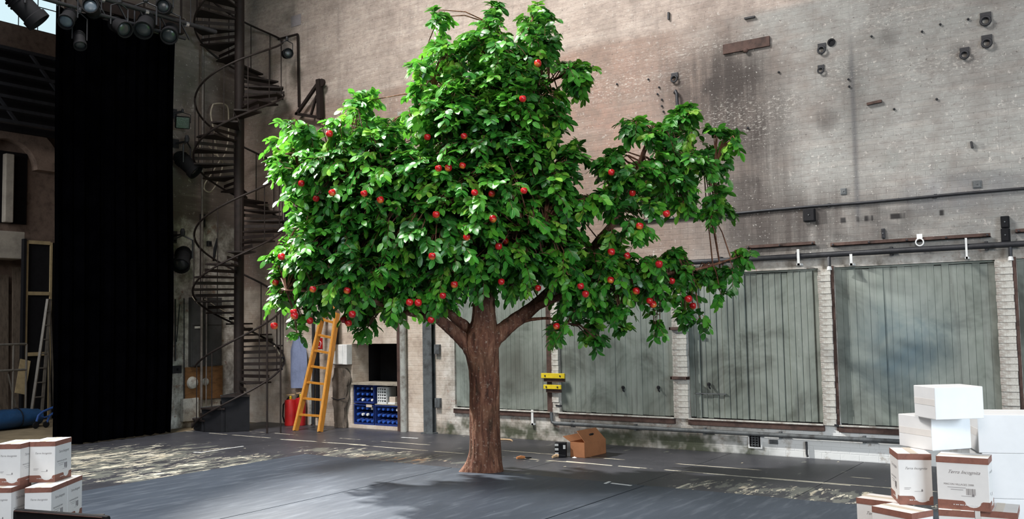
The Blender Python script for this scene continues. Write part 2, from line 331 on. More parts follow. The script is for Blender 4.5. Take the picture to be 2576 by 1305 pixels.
# ------------------------------------------------------------------ floor
fl = struct('floor', MB().bb(-19.4, 6, -6, 12.2, -0.25, -0.022), M_BAYF, 'dusty brown concrete floor of the hall under the stage boards')
seams = [-13.5, -12.68, -11.05, -9.42, -7.80, -6.17, -4.55, -2.92, -1.30, 0.33, 1.95, 3.6]
for a, b in zip(seams[:-1], seams[1:]):
    MB().bb(a + 0.004, b - 0.004, -5.5, YW - 0.005, -0.021, 0.0).build('floor_panel', M_FLOOR, fl)
stm = struct('floor_mat', MB().bb(-9.5, 3.3, -4.9, 8.80, 0.0005, 0.003), M_BLACK, 'blue-grey dance mat laid over the front of the stage')
for a, b in ((-9.5, -6.97), (-6.97, -4.44), (-4.44, -1.91), (-1.91, 0.62), (0.62, 3.15)):
    MB().bb(a + 0.007, b - 0.007, -4.85, 8.80, 0.0032, 0.009, 0.002).build('mat_sheet', M_MAT, stm)
M_TAPE = simple('white_gaffer_tape', (0.75, 0.76, 0.74), 0.6, 0, 0.2, 20)
M_TAPEC = simple('cream_gaffer_tape', (0.55, 0.52, 0.42), 0.7, 0, 0.3, 20)
def tape(u0, v0, u1, v1, label, w=0.03, m=None, z=0.0):
    a, b = onz(u0, v0, z), onz(u1, v1, z)
    o = MB().bar(a + Vector((0, 0, 0.0012)), b + Vector((0, 0, 0.0012)), w, 0.0022).build('floor_tape', m or M_TAPE)
    return tag(o, label, 'tape', 'tape marks on the stage floor')
tape(1538, 1215, 1588, 1221, 'long strip of white tape on the mat right of the trunk', 0.035, z=0.009)
tape(1522, 1216, 1534, 1211, 'short stub of white tape on the mat beside the long strip', 0.03, z=0.009)
tape(510, 1137, 612, 1122, 'thin white tape line on scuffed boards left of the ladder foot', 0.03)
tape(488, 1137, 508, 1138, 'tiny white tape tick at the left end of the thin line', 0.04)
tape(706, 1105, 790, 1110, 'pale tape strip on the boards just in front of the ladder', 0.03, M_TAPEC)
tape(824, 1113, 920, 1119, 'pale tape strip on the boards right of the ladder foot', 0.03, M_TAPEC)
tape(1010, 1100, 1052, 1102, 'short white tape strip on the floor below the crate niche', 0.03)
tape(1425, 1160, 1540, 1171, 'long cream tape strip on the boards before the cardboard box', 0.03, M_TAPEC)
tape(1556, 1172, 1610, 1177, 'cream tape strip right of the long one near the cardboard box', 0.03, M_TAPEC)
tape(1770, 1190, 2140, 1221, 'long thin cream line taped along the boards at right', 0.022, M_TAPEC)
tape(1692, 1232, 1735, 1216, 'slanting cream tape strip at the edge of the mat', 0.035, M_TAPEC)

# ------------------------------------------------------------------ walls
def wall_cells(x0, x1, z0, z1, holes, y0, y1):
    xs = sorted({x0, x1, *[h[0] for h in holes], *[h[1] for h in holes]}); zs = sorted({z0, z1, *[h[2] for h in holes], *[h[3] for h in holes]})
    mb = MB()
    for i in range(len(xs) - 1):
        for j in range(len(zs) - 1):
            cx, cz = (xs[i] + xs[i + 1]) / 2, (zs[j] + zs[j + 1]) / 2
            if any(h[0] < cx < h[1] and h[2] < cz < h[3] for h in holes): continue
            mb.bb(xs[i], xs[i + 1], y0, y1, zs[j], zs[j + 1])
    return mb
DOORS = [(-9.04, -7.27), (-7.12, -5.33), (-5.12, -3.37), (-3.18, -1.43), (-1.22, 0.53)]
DZ0, DZ1 = 0.41, 2.31
NICHE = (-11.24, -10.2, 0.06, 1.41)
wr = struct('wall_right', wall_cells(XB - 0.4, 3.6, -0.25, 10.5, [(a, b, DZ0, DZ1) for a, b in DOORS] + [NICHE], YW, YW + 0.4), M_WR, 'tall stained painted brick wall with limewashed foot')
nb = MB()
x0, x1, z0, z1 = NICHE
nb.bb(x0 - .02, x1 + .02, 12.2, 12.24, z0 - .02, z1 + .02).bb(x0 - .06, x0 - .001, YW + .4, 12.24, z0 - .02, z1 + .02).bb(x1 + .001, x1 + .06, YW + .4, 12.24, z0 - .02, z1 + .02).bb(x0 - .06, x1 + .06, YW + .4, 12.24, z1 + .001, z1 + .05).bb(x0 - .06, x1 + .06, YW + .02, 12.24, z0 - .05, z0 - .001)
struct('wall_niche', nb, M_VOID, 'recess for crates in the wall, its shade painted black')
# board doors: every board its own piece
def plank_mesh(w, h, c=0.006):
    y = 0.022
    poly = [(-w / 2, y, 0), (-w / 2, c, 0), (-w / 2 + c, 0, 0), (w / 2 - c, 0, 0), (w / 2, c, 0), (w / 2, y, 0)]
    o = MB().prism(poly, (0, 0, h)).build('board', M_PLANK); return o
for i, (a, b) in enumerate(DOORS):
    d = struct(f'door_{i+1}', MB().bb(a, b, YW + 0.062, YW + 0.13, DZ0, DZ1), M_VOID,
               ['leftmost grey-green boarded door behind the trunk', 'grey-green boarded door right of the yellow plates', 'grey-green boarded door with deep dark joints', 'wide grey-green boarded door with a bluish stain', 'boarded door at the right edge of the picture'][i])
    n = 22; w = (b - a) / n; src = plank_mesh(w - (0.004 if i == 2 else 0.0012), DZ1 - DZ0 - 0.05, 0.006 if i == 2 else 0.0022)
    for k in range(n):
        dy = random.choice((0, 0, 0.003, 0.006, -0.002)) * (2.0 if i == 2 else 1.0)
        if k == 0: o = src; o.parent = d; o.location = (a + w / 2, YW + 0.036, DZ0 + 0.025)
        else: o = share(src, 'board', (a + w * (k + .5), YW + 0.036 + dy, DZ0 + 0.025 - random.uniform(0, .01)), d)
    MB().bb(a, b, YW + 0.03, YW + 0.06, DZ1 - 0.024, DZ1 - 0.001).build('head_batten', M_PLANK, d)
    MB().bb(a - .01, b + .01, YW - 0.035, YW + 0.03, DZ0 - 0.075, DZ0 - 0.005, .004).build('sill_rail', M_RUST, d)
    MB().bb(a, b, YW - 0.05, YW + 0.0, DZ0 - 0.004, DZ0 + 0.012).build('drip_ledge', M_LIME, d)
    if i in (3, 4): MB().bb(a - 0.035, a - 0.002, YW - 0.02, YW + 0.03, DZ0 - .06, DZ1 + 0.02).build('door_stile', M_RUST, d)
    if i == 0: MB().bb(b - 0.055, b + 0.03, YW - 0.02, YW + 0.03, DZ0 - .04, DZ1 + 0.02).build('door_stile', M_RUST, d)
# whitewashed brick piers between the doors: each brick a piece of the wall
for (xa, xb_) in ((-7.235, -7.12), (-5.33, -5.12), (-3.37, -3.215), (-1.43, -1.255)):
    src = None; z = DZ0 + 0.0; k = 0; w = xb_ - xa
    while z < DZ1 - 0.02:
        if src is None: src = MB().box((0, 0, 0.034), (w, 0.05, 0.0725), None, 0.004).build('brick', M_LIME, wr); o = src
        else: o = share(src, 'brick', (0, 0, 0), wr)
        o.location = ((xa + xb_) / 2 + random.uniform(-.004, .004), YW - 0.006 + random.uniform(-.006, .005), z); o.rotation_euler = (0, 0, random.uniform(-.03, .03)); z += 0.0755; k += 1
# back wall beside the curtain, the deeper bay behind it
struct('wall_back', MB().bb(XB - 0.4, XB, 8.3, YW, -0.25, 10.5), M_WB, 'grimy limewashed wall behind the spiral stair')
XF = -19.0
M_BRICKF = simple('pinkish_bay_brick', (0.20, 0.145, 0.115), 0.85, 0, 0.4, 7, 0.2, 0.4)
fb = MB()
ya, yb, za, zb = 8.2, 10.75, 8.02, 9.7
for (p0, p1, q0, q1) in ((3, ya, -.25, 10.5), (yb, 12.6, -.25, 10.5), (ya, yb, -.25, za), (ya, yb, zb, 10.5)): fb.bb(XF - .4, XF, p0, p1, q0, q1)
struct('wall_left', fb, M_BRICKF, 'dim pinkish brick wall at the back of the side bay')
struct('wall_bay', MB().bb(XF, XB - 0.4, 11.9, 12.2, -.25, 10.5), M_BRICKF, 'brick side wall of the bay behind the curtain')
struct('ceiling', MB().bb(XF - .4, XB, 3, 12.2, 10.5, 10.7), M_VOID, 'dark roof over the side bay')
g = NG('bright_sky_pane'); em = g.n('ShaderNodeEmission'); em.inputs[0].default_value = (0.62, 0.80, 0.86, 1); em.inputs[1].default_value = 1.9; M_PANE = g.done(em.outputs[0])
wn = struct('window_1', MB().bb(XF - .22, XF - .14, ya, yb, za, za + .06).bb(XF - .22, XF - .14, ya, yb, zb - .06, zb).bb(XF - .22, XF - .14, ya, ya + .06, za, zb).bb(XF - .22, XF - .14, yb - .06, yb, za, zb), M_DARKSTEEL, 'high bright window at the top left corner')
ny = 6
for i in range(ny):
    for j in range(3):
        p = ya + .06 + (yb - ya - .12) * i / ny; q = za + .06 + (zb - za - .12) * j / 3
        MB().bb(XF - .2, XF - .185, p + .015, p + (yb - ya - .12) / ny - .015, q + .015, q + (zb - za - .12) / 3 - .015).build('pane', M_PANE, wn)
# ------------------------------------------------------------------ the apple tree
DT = 10.79                                   # distance of the trunk
def m_bark():
    g = NG('reddish_brown_bark'); P = wpos(g); X, Y, Z = g.sep(P)
    a = g.noise(g.mapv(P, (9, 9, 1.6)), 2.0, 4, 0.65, 0.6); b = g.noise(P, 30, 3, 0.65)
    c = g.ramp(a, (0.30, (0.034, 0.014, 0.009)), (0.48, (0.125, 0.050, 0.030)), (0.66, (0.23, 0.110, 0.066)))
    c = g.mix(g.ramp(b, (0.58, 0.0), (0.70, 0.6)), c, (0.40, 0.30, 0.23))
    c = g.mix(g.ramp(g.noise(P, 2.2, 3), (0.5, 0.0), (0.7, 0.35)), c, (0.08, 0.065, 0.03))
    return g.done(g.pbsdf(c, 0.8, 0, 0.3, g.bump(g.math('ADD', a, g.math('MULTIPLY', b, 0.4)), 0.8, 0.02)))
def m_leaf():
    g = NG('glossy_green_leaf'); uv = g.n('ShaderNodeUVMap').outputs[0]; U, V, _ = g.sep(uv)
    t = g.n('ShaderNodeAttribute', attribute_name='tint').outputs['Fac']
    c = g.ramp(t, (0.0, (0.010, 0.075, 0.016)), (0.40, (0.026, 0.185, 0.017)), (0.75, (0.085, 0.33, 0.022)), (1.0, (0.22, 0.42, 0.045)))
    mid = g.smooth(g.math('ABSOLUTE', g.math('SUBTRACT', U, 0.5)), 0.055, 0.015)
    w = g.n('ShaderNodeTexWave'); w.inputs['Scale'].default_value = 1.0; cv = g.n('ShaderNodeCombineXYZ')
    g.put(cv.inputs[0], g.math('MULTIPLY', g.math('SUBTRACT', V, g.math('MULTIPLY', g.math('ABSOLUTE', g.math('SUBTRACT', U, 0.5)), 0.8)), 2.2)); g.put(w.inputs[0], cv.outputs[0])
    vein = g.math('MAXIMUM', mid, g.ramp(w.outputs[1], (0.82, 0.0), (0.97, 0.5)))
    c = g.mix(g.math('MULTIPLY', vein, 0.45), c, (0.18, 0.36, 0.09))
    p = g.pbsdf(c, 0.32, 0, 0.6, g.bump(vein, 0.35, 0.004))
    tr = g.n('ShaderNodeBsdfTranslucent'); g.put(tr.inputs[0], g.mix(0.5, c, (0.14, 0.40, 0.03)))
    mx = g.n('ShaderNodeMixShader'); mx.inputs[0].default_value = 0.22; g.t.links.new(p, mx.inputs[1]); g.t.links.new(tr.outputs[0], mx.inputs[2])
    return g.done(mx.outputs[0])
M_BARK = m_bark(); M_LEAF = m_leaf()
def tp(u, v, w=0.0): return atd(u, v, DT + w)
BASE = onz(1222, 1185, 0.009)
tree = thing('apple_tree', 'tall leafy apple tree with thick brown trunk standing mid-stage', 'tree', tuple(BASE))
# trunk: ridged bark column with a flared foot
prof = [(1224, 1190, .200), (1223, 1180, .198), (1222, 1165, .188), (1221, 1140, .182), (1220, 1090, .176), (1219, 1030, .172), (1219, 970, .169), (1218, 930, .172), (1214, 900, .185), (1211, 878, .200), (1211, 860, .208), (1212, 842, .196), (1215, 824, .165), (1217, 806, .142), (1217, 785, .130), (1217, 750, .124), (1219, 700, .115)]
pts, rad = [], []
for (u0, v0, r0), (u1, v1, r1) in zip(prof[:-1], prof[1:]):
    k = max(1, int(abs(v0 - v1) / 5))
    for i in range(k):
        t = i / k; pts.append(tp(u0 + (u1 - u0) * t, v0 + (v1 - v0) * t)); rad.append(r0 + (r1 - r0) * t)
pts[0].z = 0.004
SEG = 72; tv, tf = [], []
for i, (p, r) in enumerate(zip(pts, rad)):
    for k in range(SEG):
        an = 2 * math.pi * k / SEG; cx, sy = math.cos(an), math.sin(an)
        ridge = mnoise.fractal(Vector((cx * 3.2, sy * 3.2, p.z * 1.3)), 1.0, 2.1, 4); fine = mnoise.noise(Vector((cx * 9, sy * 9, p.z * 5)))
        q = r * (1 + 0.075 * ridge + 0.03 * fine)
        if p.z < 0.28:
            f = (1 - p.z / 0.28) ** 2; q += f * 0.10 * max(0, math.cos(an - 3.75)) ** 6 + f * 0.03 * max(0, math.cos(3 * an + 1))
        tv.append(p + Vector((cx * q, sy * q, 0)))
n = len(pts)
tf = [(i * SEG + k, i * SEG + (k + 1) % SEG, (i + 1) * SEG + (k + 1) % SEG, (i + 1) * SEG + k) for i in range(n - 1) for k in range(SEG)] + [tuple((n - 1) * SEG + k for k in range(SEG)), tuple(range(SEG))[::-1]]
MB().add(tv, tf).build('trunk', M_BARK, tree, smooth=True)
def limb(path, r0, r1, seg=20):
    P = [tp(*q) for q in path]; out = []
    for i in range(len(P) - 1):
        p0, p1, p2, p3 = P[max(i - 1, 0)], P[i], P[i + 1], P[min(i + 2, len(P) - 1)]
        k = 8
        for j in range(k):
            t = j / k; out.append(0.5 * ((2 * p1) + (p2 - p0) * t + (2 * p0 - 5 * p1 + 4 * p2 - p3) * t * t + (3 * p1 - p0 - 3 * p2 + p3) * t ** 3))
    out.append(P[-1]); n = len(out); rr = [r0 + (r1 - r0) * (i / (n - 1)) ** 0.8 for i in range(n)]
    MB().tube(out, rr, seg, True, 0.14).build('branch', M_BARK, tree, smooth=True)
    return out
SK = []
SK += limb([(1219, 720, 0), (1224, 600, .05), (1232, 450, .0), (1238, 300, 0), (1238, 170, 0), (1236, 60, 0)], .118, .018)
SK += limb([(1205, 905, -.02), (1178, 868, -.04), (1140, 832, -.06), (1098, 798, -.1), (1010, 735, -.25), (900, 650, -.35), (770, 560, -.35)], .115, .016)
SK += limb([(1200, 868, .03), (1172, 822, .06), (1128, 784, .10), (1085, 700, .35), (1010, 520, .45), (940, 340, .35)], .080, .014, 16)
SK += limb([(1215, 895, -.02), (1243, 852, -.03), (1285, 815, -.02), (1342, 772, 0), (1415, 705, .05), (1490, 625, .1), (1555, 540, .1), (1602, 430, .1), (1640, 345, .1), (1715, 300, .1)], .120, .013)
SK += limb([(1335, 778, 0), (1440, 735, -.3), (1580, 700, -.3), (1740, 680, -.2), (1860, 645, -.15)], .05, .010, 12)
SK += limb([(1300, 812, -.02), (1340, 803, -.05), (1384, 801, -.1), (1420, 812, -.15)], .024, .012, 10)
SK += limb([(1224, 610, 0), (1320, 500, -.45), (1400, 420, -.3), (1445, 385, -.15)], .05, .010, 12)
SK += limb([(1228, 520, 0), (1140, 390, -.5), (1090, 250, -.3), (1060, 175, -.1)], .05, .010, 12)
SK += limb([(1234, 420, 0), (1310, 290, .2), (1335, 150, .1), (1342, 65, 0)], .045, .010, 12)
SK += limb([(1222, 650, 0), (1130, 570, -.8), (1010, 460, -.9), (850, 420, -.5), (720, 380, -.2)], .055, .010, 12)
SK += limb([(1222, 660, 0), (1290, 590, -.9), (1370, 560, -1.0)], .05, .012, 12)
SK += limb([(1100, 800, -.1), (1000, 780, -.5), (880, 740, -.6), (720, 730, -.35)], .045, .010, 12)
SK += limb([(1602, 470, .1), (1700, 430, 0), (1800, 410, -.05)], .03, .008, 10)
SK += limb([(1238, 260, 0), (1340, 220, -.2), (1435, 185, -.1)], .03, .008, 10)
SK = np.array([tuple(p) for p in SK])
# crown: puffs of foliage (u, v, radius in px); the inner ones have depth copies
PUFF = [(1235,52,44),(1343,60,46),(1375,105,20),(1103,52,18),(1100,110,34),(1062,165,36),(1130,150,52),(1225,125,80),(1330,160,74),(1425,160,34),(1442,196,24),(1058,215,26),(1130,240,76),(1245,250,104),(1358,240,66),(1402,295,30),(1052,285,48),(1140,330,95),(1268,350,115),(1355,355,56),(1440,380,28),(1425,418,36),
 (722,298,34),(706,355,34),(700,405,28),(770,340,50),(898,258,28),(925,243,16),(855,312,46),(935,318,50),(985,322,26),(780,420,70),(870,410,80),(970,410,86),(1050,430,86),(738,470,32),(820,500,66),(920,510,86),(762,548,40),(735,610,42),(700,640,36),(780,620,76),(880,600,90),(990,560,105),(702,700,28),(694,745,24),(760,715,70),(850,695,80),(950,680,95),(762,795,26),(748,835,16),(815,755,32),(890,760,38),(920,800,24),(922,822,12),(980,780,14),(1060,750,42),(1000,735,44),
 (1130,470,115),(1250,470,125),(1360,470,90),(1420,510,55),(1120,590,110),(1240,600,115),(1350,590,90),(1430,600,48),(1110,680,80),(1205,680,62),(1310,670,62),(1400,680,64),(1120,752,24),(1290,716,22),
 (1480,500,36),(1520,495,28),(1560,515,42),(1530,415,30),(1545,395,22),(1570,440,48),(1630,430,58),(1600,320,18),(1640,330,24),(1700,295,30),(1728,288,20),(1730,330,34),(1680,370,48),(1750,390,44),(1790,420,32),(1800,330,22),(1832,335,16),(1815,375,26),(1815,410,22),(1700,450,54),(1640,500,42),(1720,505,28),(1800,490,22),(1815,520,22),(1792,532,20),(1845,345,14),(1598,312,16),(1725,275,14),(1375,60,18),(1350,22,16),(1240,18,16),(1108,30,14),(1462,170,14),(1455,205,14),(1600,565,36),(1540,590,40),(1490,640,48),(1470,690,58),(1560,655,52),(1640,655,38),(1580,710,48),(1500,740,52),(1440,755,40),(1400,825,16),(1490,805,34),(1500,848,15),(1560,775,40),(1565,825,16),(1640,715,44),(1650,775,38),(1648,812,14),(1720,690,48),(1720,745,44),(1722,785,20),(1770,790,12),(1770,690,38),(1810,695,28),(1812,735,16),(1850,640,24),(1880,632,12),(1842,676,20),(1690,640,26)]
PXM = FPX / DT
sprays = []
for (u, v, r) in PUFF:
    q = min(1.0, math.hypot((u - 1250) / 640, (v - 460) / 470)); D = 1.55 * math.sqrt(1 - q * q)
    ws = [random.uniform(-.3, .2)] if D < 0.75 else [-0.62 * D, 0.05, 0.55 * D]
    for wi, w in enumerate(ws):
        c = tp(u, v, w); rw = r / PXM; n = max(2, int(round(0.0090 * r * r * (1.0 if wi == 0 else 0.55) + 3.0)))
        K = max(1, n // 4); subs = []
        for _ in range(K):
            d = Vector(rng.normal(size=3)); d.normalize()
            if d.z < -0.3 and random.random() < 0.5: d.z = -d.z
            subs.append(c + d * rw * (random.uniform(0.35, 1.02) if r >= 31 else random.uniform(0.1, 0.6)))
        for k in range(n):
            sc_ = subs[k % K]; p = sc_ + Vector(rng.normal(size=3)) * (0.085 if r >= 31 else 0.04)
            d = ((p - c) + (p - sc_) * 1.2 + Vector((0, 0, 0.02))); d = d.normalized() if d.length > 1e-4 else Vector((0, 0, 1))
            sprays.append((p, d, c, r))
PU = np.array(PUFF, float)
def in_crown(q):
    r_ = q - CAMO; dz = r_.dot(FW); uu = 1288 + FPX * r_.dot(RT) / dz; vv = 652.5 - FPX * r_.dot(UP) / dz
    grow = -14 + 16 * mnoise.noise(Vector((q.x, q.y, q.z)) * 3.0)
    return bool((np.hypot(PU[:, 0] - uu, PU[:, 1] - vv) < PU[:, 2] + grow + np.where(PU[:, 2] < 30, 7, 0)).any())
sprays = [(q[0], q[1], q[2], 1.0 if q[3] >= 31 else 0.72) for q in sprays if q[3] < 31 or in_crown(q[0])]
LV = []   # (position, axis, normal, length, width, tint)
tw = MB()
for (p, d, c, ks) in sprays:
    out = (d + Vector((0, 0, 0.1)) + Vector(rng.normal(size=3)) * 0.25).normalized()
    L = random.uniform(0.14, 0.26) * ks; hue = random.gauss(0.46, 0.25)
    st = p - out * L * 0.55; path = []
    for i in range(4):
        t = i / 3; path.append(st + out * L * t + Vector((0, 0, -0.55 * L * t * t)))
    tw.tube(path, [0.005, 0.004, 0.003, 0.002], 3, False)
    i0 = int(np.argmin(((SK - np.array(st)) ** 2).sum(1))); b = Vector(SK[i0])
    if (b - st).length < 0.75 and random.random() < 0.5:
        mdl = (b + st) / 2 + Vector((0, 0, 0.06)); tw.tube([b, mdl, st], [0.009, 0.007, 0.005], 4, False)
    nl = random.randint(8, 12)
    for k in range(nl):
        t = 0.12 + 0.88 * k / (nl - 1); j = min(2, int(t * 3)); f = t * 3 - j; q = path[j].lerp(path[j + 1], f)
        tg = (path[j + 1] - path[j]).normalized(); side = tg.cross(Vector((0, 0, 1)))
        if side.length < 0.1: side = Vector((1, 0, 0))
        side.normalize(); sgn = 1 if k % 2 else -1
        ax = (tg * (0.55 if k < nl - 1 else 1.6) + side * sgn * random.uniform(0.5, 1.1) + Vector((0, 0, random.uniform(-0.75, 0.05))) + d * 0.2).normalized()
        nr = (Vector((0, 0, 0.75)) + d * 0.7 + Vector(rng.normal(size=3)) * 0.5); nr = (nr - ax * nr.dot(ax)).normalized()
        ln = random.uniform(0.080, 0.128); LV.append((q, ax, nr, ln, ln * random.uniform(0.52, 0.64), min(1, max(0, hue + random.gauss(0, 0.13)))))
tag(tw.build('twigs', M_BARK, tree, fix=False), 'thin brown twigs among the leaves', None, None, 'stuff')
# one leaf: folded along the midrib, tip drooping; x across, y along
LS = np.array([(0, 0, 0), (-.42, .22, .10), (0, .26, .015), (.42, .22, .10), (-.5, .52, .10), (0, .55, .02), (.5, .52, .10), (-.34, .80, .0), (0, .82, -.04), (.34, .80, .0), (0, 1.0, -.13)], float)
LF = [(0, 2, 1), (0, 3, 2), (1, 2, 5, 4), (2, 3, 6, 5), (4, 5, 8, 7), (5, 6, 9, 8), (7, 8, 10), (8, 9, 10)]
LUV = np.c_[LS[:, 0] + 0.5, LS[:, 1]]
def leaf_mesh(name, leaves, off):
    nv = len(LS); V = np.empty((len(leaves) * nv, 3)); T = np.empty(len(leaves) * nv)
    for i, (p, ax, nr, ln, wd, ti) in enumerate(leaves):
        sx = ax.cross(nr); B = np.array([tuple(sx), tuple(ax), tuple(nr)]); S = LS * np.array([wd, ln, wd])
        V[i * nv:(i + 1) * nv] = S @ B + np.array(p - off); T[i * nv:(i + 1) * nv] = ti
    F = [tuple(i * nv + a for a in f) for i in range(len(leaves)) for f in LF]
    me = bpy.data.meshes.new(name); me.from_pydata(V.tolist(), [], F); me.polygons.foreach_set('use_smooth', [True] * len(me.polygons))
    uvl = me.uv_layers.new(name='UVMap'); li = np.empty(len(me.loops), np.int32); me.loops.foreach_get('vertex_index', li)
    uvl.data.foreach_set('uv', LUV[li % nv].ravel()); at = me.attributes.new('tint', 'FLOAT', 'POINT'); at.data.foreach_set('value', T)
    me.materials.append(M_LEAF); return me
# the 300 leaves that show largest (front of the crown, turned to the viewer) are pieces of their own
LP = np.array([tuple(l[0] + l[1] * l[3] * .5) for l in LV]); rel = LP - np.array(CAMO)
DP = rel @ np.array(FW); UU = 1288 + FPX * (rel @ np.array(RT)) / DP; VV = 652.5 - FPX * (rel @ np.array(UP)) / DP
front = {}
for i in range(len(LV)):
    key = (int(UU[i] // 12), int(VV[i] // 12))
    if key not in front or DP[i] < DP[front[key]]: front[key] = i
cand = [(LV[i][3] * LV[i][4] * abs(LV[i][2].dot((LV[i][0] - CAMO).normalized())) / DP[i] ** 2, i) for i in front.values()]
top = [i for _, i in sorted(cand, reverse=True)[:300]]; tops = set(top)
o = bpy.data.objects.new('foliage', leaf_mesh('foliage', [l for i, l in enumerate(LV) if i not in tops], BASE)); COL.objects.link(o); o.parent = tree
tag(o, 'dense mass of glossy green leaves', None, None, 'stuff')
LMESH = [leaf_mesh('leaf', [(Vector((0, 0, 0)), Vector((0, 1, 0)), Vector((0, 0, 1)), 1.0, 0.5, t)], Vector((0, 0, 0))) for t in (0.25, 0.4, 0.5, 0.62, 0.8)]
for i in top:
    p, ax, nr, ln, wd, ti = LV[i]; k = int(np.argmin([abs(ti - t) for t in (0.25, 0.4, 0.5, 0.62, 0.8)]))
    lo = bpy.data.objects.new('leaf', LMESH[k]); COL.objects.link(lo); lo.parent = tree; sx = ax.cross(nr); q = p - BASE
    lo.matrix_local = Matrix(((sx.x * ln, ax.x * ln, nr.x * ln, q.x), (sx.y * ln, ax.y * ln, nr.y * ln, q.y), (sx.z * ln, ax.z * ln, nr.z * ln, q.z), (0, 0, 0, 1)))
# apples
def m_apple():
    g = NG('red_apple_skin'); co = g.coord(); X, Y, Z = g.sep(co); rnd = g.n('ShaderNodeObjectInfo').outputs['Random']
    ns = g.noise(g.mapv(co, (20, 20, 6)), 1.5, 3); 
    c = g.ramp(g.math('ADD', g.math('MULTIPLY', ns, 0.7), g.math('MULTIPLY', rnd, 0.25)), (0.25, (0.30, 0.008, 0.012)), (0.55, (0.52, 0.012, 0.016)), (0.8, (0.60, 0.03, 0.02)))
    c = g.mix(g.math('MULTIPLY', g.smooth(g.math('ADD', Z, g.math('MULTIPLY', g.math('ADD', X, Y), 0.5)), -0.02, -0.05), 0.6), c, (0.70, 0.30, 0.04))
    return g.done(g.pbsdf(c, 0.25, 0, 0.5))
M_APPLE = m_apple(); M_STEM = simple('apple_stem_brown', (0.07, 0.04, 0.02), 0.7)
AP = [(1353,160),(1315,249),(829,337),(1075,345),(1167,343),(1103,424),(1128,423),(1163,417),(758,462),(836,485),(795,500),(916,487),(957,503),(1194,485),(1237,488),(1318,480),(1538,434),(1591,486),(1677,538),(1609,569),(1097,540),(1240,551),(1174,597),(1272,607),(1254,620),(708,646),(1087,645),(1538,634),(1577,644),(1658,665),(693,711),(787,728),(873,731),(1143,716),(1261,709),(1353,725),(1461,720),(1473,740),(1536,705),(1601,732),(1690,707),(1114,744),(1030,761),(1052,762),(739,785),(741,795),(690,820),(780,807),(865,804),(886,791),(877,813),(1084,805),(1634,757),(1643,766),(1732,752),(1743,770),(1400,821)]
aprof = [(0.0005, .024), (.008, .026), (.014, .033), (.024, .037), (.034, .032), (.040, .018), (.041, .002), (.038, -.014), (.030, -.028), (.020, -.035), (.012, -.036), (.006, -.033), (.0005, -.031)]
amesh = None
bands = [('near the top of the crown', -1, 300), ('in the upper crown', 300, 430), ('at mid-height of the crown', 430, 580), ('just below mid-height of the crown', 580, 700), ('low in the crown', 700, 750), ('along the lowest edge of the crown', 750, 999)]
ORD = ['leftmost', 'second from left', 'third from left', 'fourth from left', 'fifth from left', 'sixth from left', 'seventh from left', 'eighth from left', 'ninth from left', 'tenth from left', 'eleventh from left', 'twelfth from left', 'thirteenth from left', 'fourteenth from left', 'fifteenth from left', 'sixteenth from left']
for bn, lo_, hi_ in bands:
    row = sorted([a for a in AP if lo_ <= a[1] < hi_])
    for i, (u, v) in enumerate(row):
        near = (np.abs(UU - u) < 13) & (np.abs(VV - v) < 13)
        dep = DP[near].min() - 0.035 if near.any() else DT - 0.15
        p = atd(u, v, dep); s = random.uniform(0.92, 1.08) * dep / DT
        a = thing('apple', f'red apple {bn}, {ORD[i]} of the {len(row)} there', 'apple', tuple(p), random.uniform(0, 6), 'red apples hanging in the tree')
        a.rotation_euler = (random.uniform(-.35, .35), random.uniform(-.35, .35), random.uniform(0, 6)); a.scale = (s, s, s)
        if amesh is None:
            b = MB().lathe(aprof, seg=18).build('apple_body', M_APPLE, a, smooth=True, local=True); st = MB().tube([(0, 0, .024), (.001, 0, .04), (.006, 0, .062)], [.0022, .0018, .0025], 6).build('stem', M_STEM, a, local=True); amesh = (b.data, st.data)
        else:
            share(amesh[0], 'apple_body', (0, 0, 0), a); share(amesh[1], 'stem', (0, 0, 0), a)
# ------------------------------------------------------------------ cartons
M_CARTON = simple('white_coated_carton', (0.76, 0.73, 0.70), 0.55, 0, 0.06, 5, 0.4, 0.04)
M_PLAIN = simple('plain_white_carton', (0.80, 0.80, 0.80), 0.55, 0, 0.05, 4, 0.4, 0.04)
M_BROWN = simple('chestnut_print', (0.25, 0.105, 0.075), 0.6, 0, 0.25, 25, 0.4, 0.05)
M_PRINT = simple('grey_print', (0.22, 0.20, 0.20), 0.7, 0, 0.1, 30)
M_PACKT = simple('tan_packing_tape', (0.62, 0.53, 0.42), 0.35, 0, 0.12, 12)
def text_mb(s, size, shear=0.0, fit=None):
    cu = bpy.data.curves.new('t', 'FONT'); cu.body = s; cu.size = size; cu.shear = shear; cu.align_x = 'CENTER'; cu.align_y = 'CENTER'; cu.resolution_u = 3
    ob = bpy.data.objects.new('t', cu); COL.objects.link(ob); bpy.context.view_layer.update()
    me = bpy.data.meshes.new_from_object(ob.evaluated_get(bpy.context.evaluated_depsgraph_get()))
    vs = [v.co.copy() for v in me.vertices]; fs = [tuple(p.vertices) for p in me.polygons]
    bpy.data.objects.remove(ob); bpy.data.curves.remove(cu); bpy.data.meshes.remove(me)
    if fit:
        w = max(v.x for v in vs) - min(v.x for v in vs); k = fit / w; vs = [v * k for v in vs]
    return vs, fs
CW, CD, CH = 0.27, 0.185, 0.298
T_NAME = text_mb('Terra Incognita', 0.03, 0.55, 0.165); T_WINE = text_mb('MACON VILLAGES 2008', 0.02, 0, 0.155); T_NAMES = text_mb('Terra Incognita', 0.03, 0.55, 0.12)
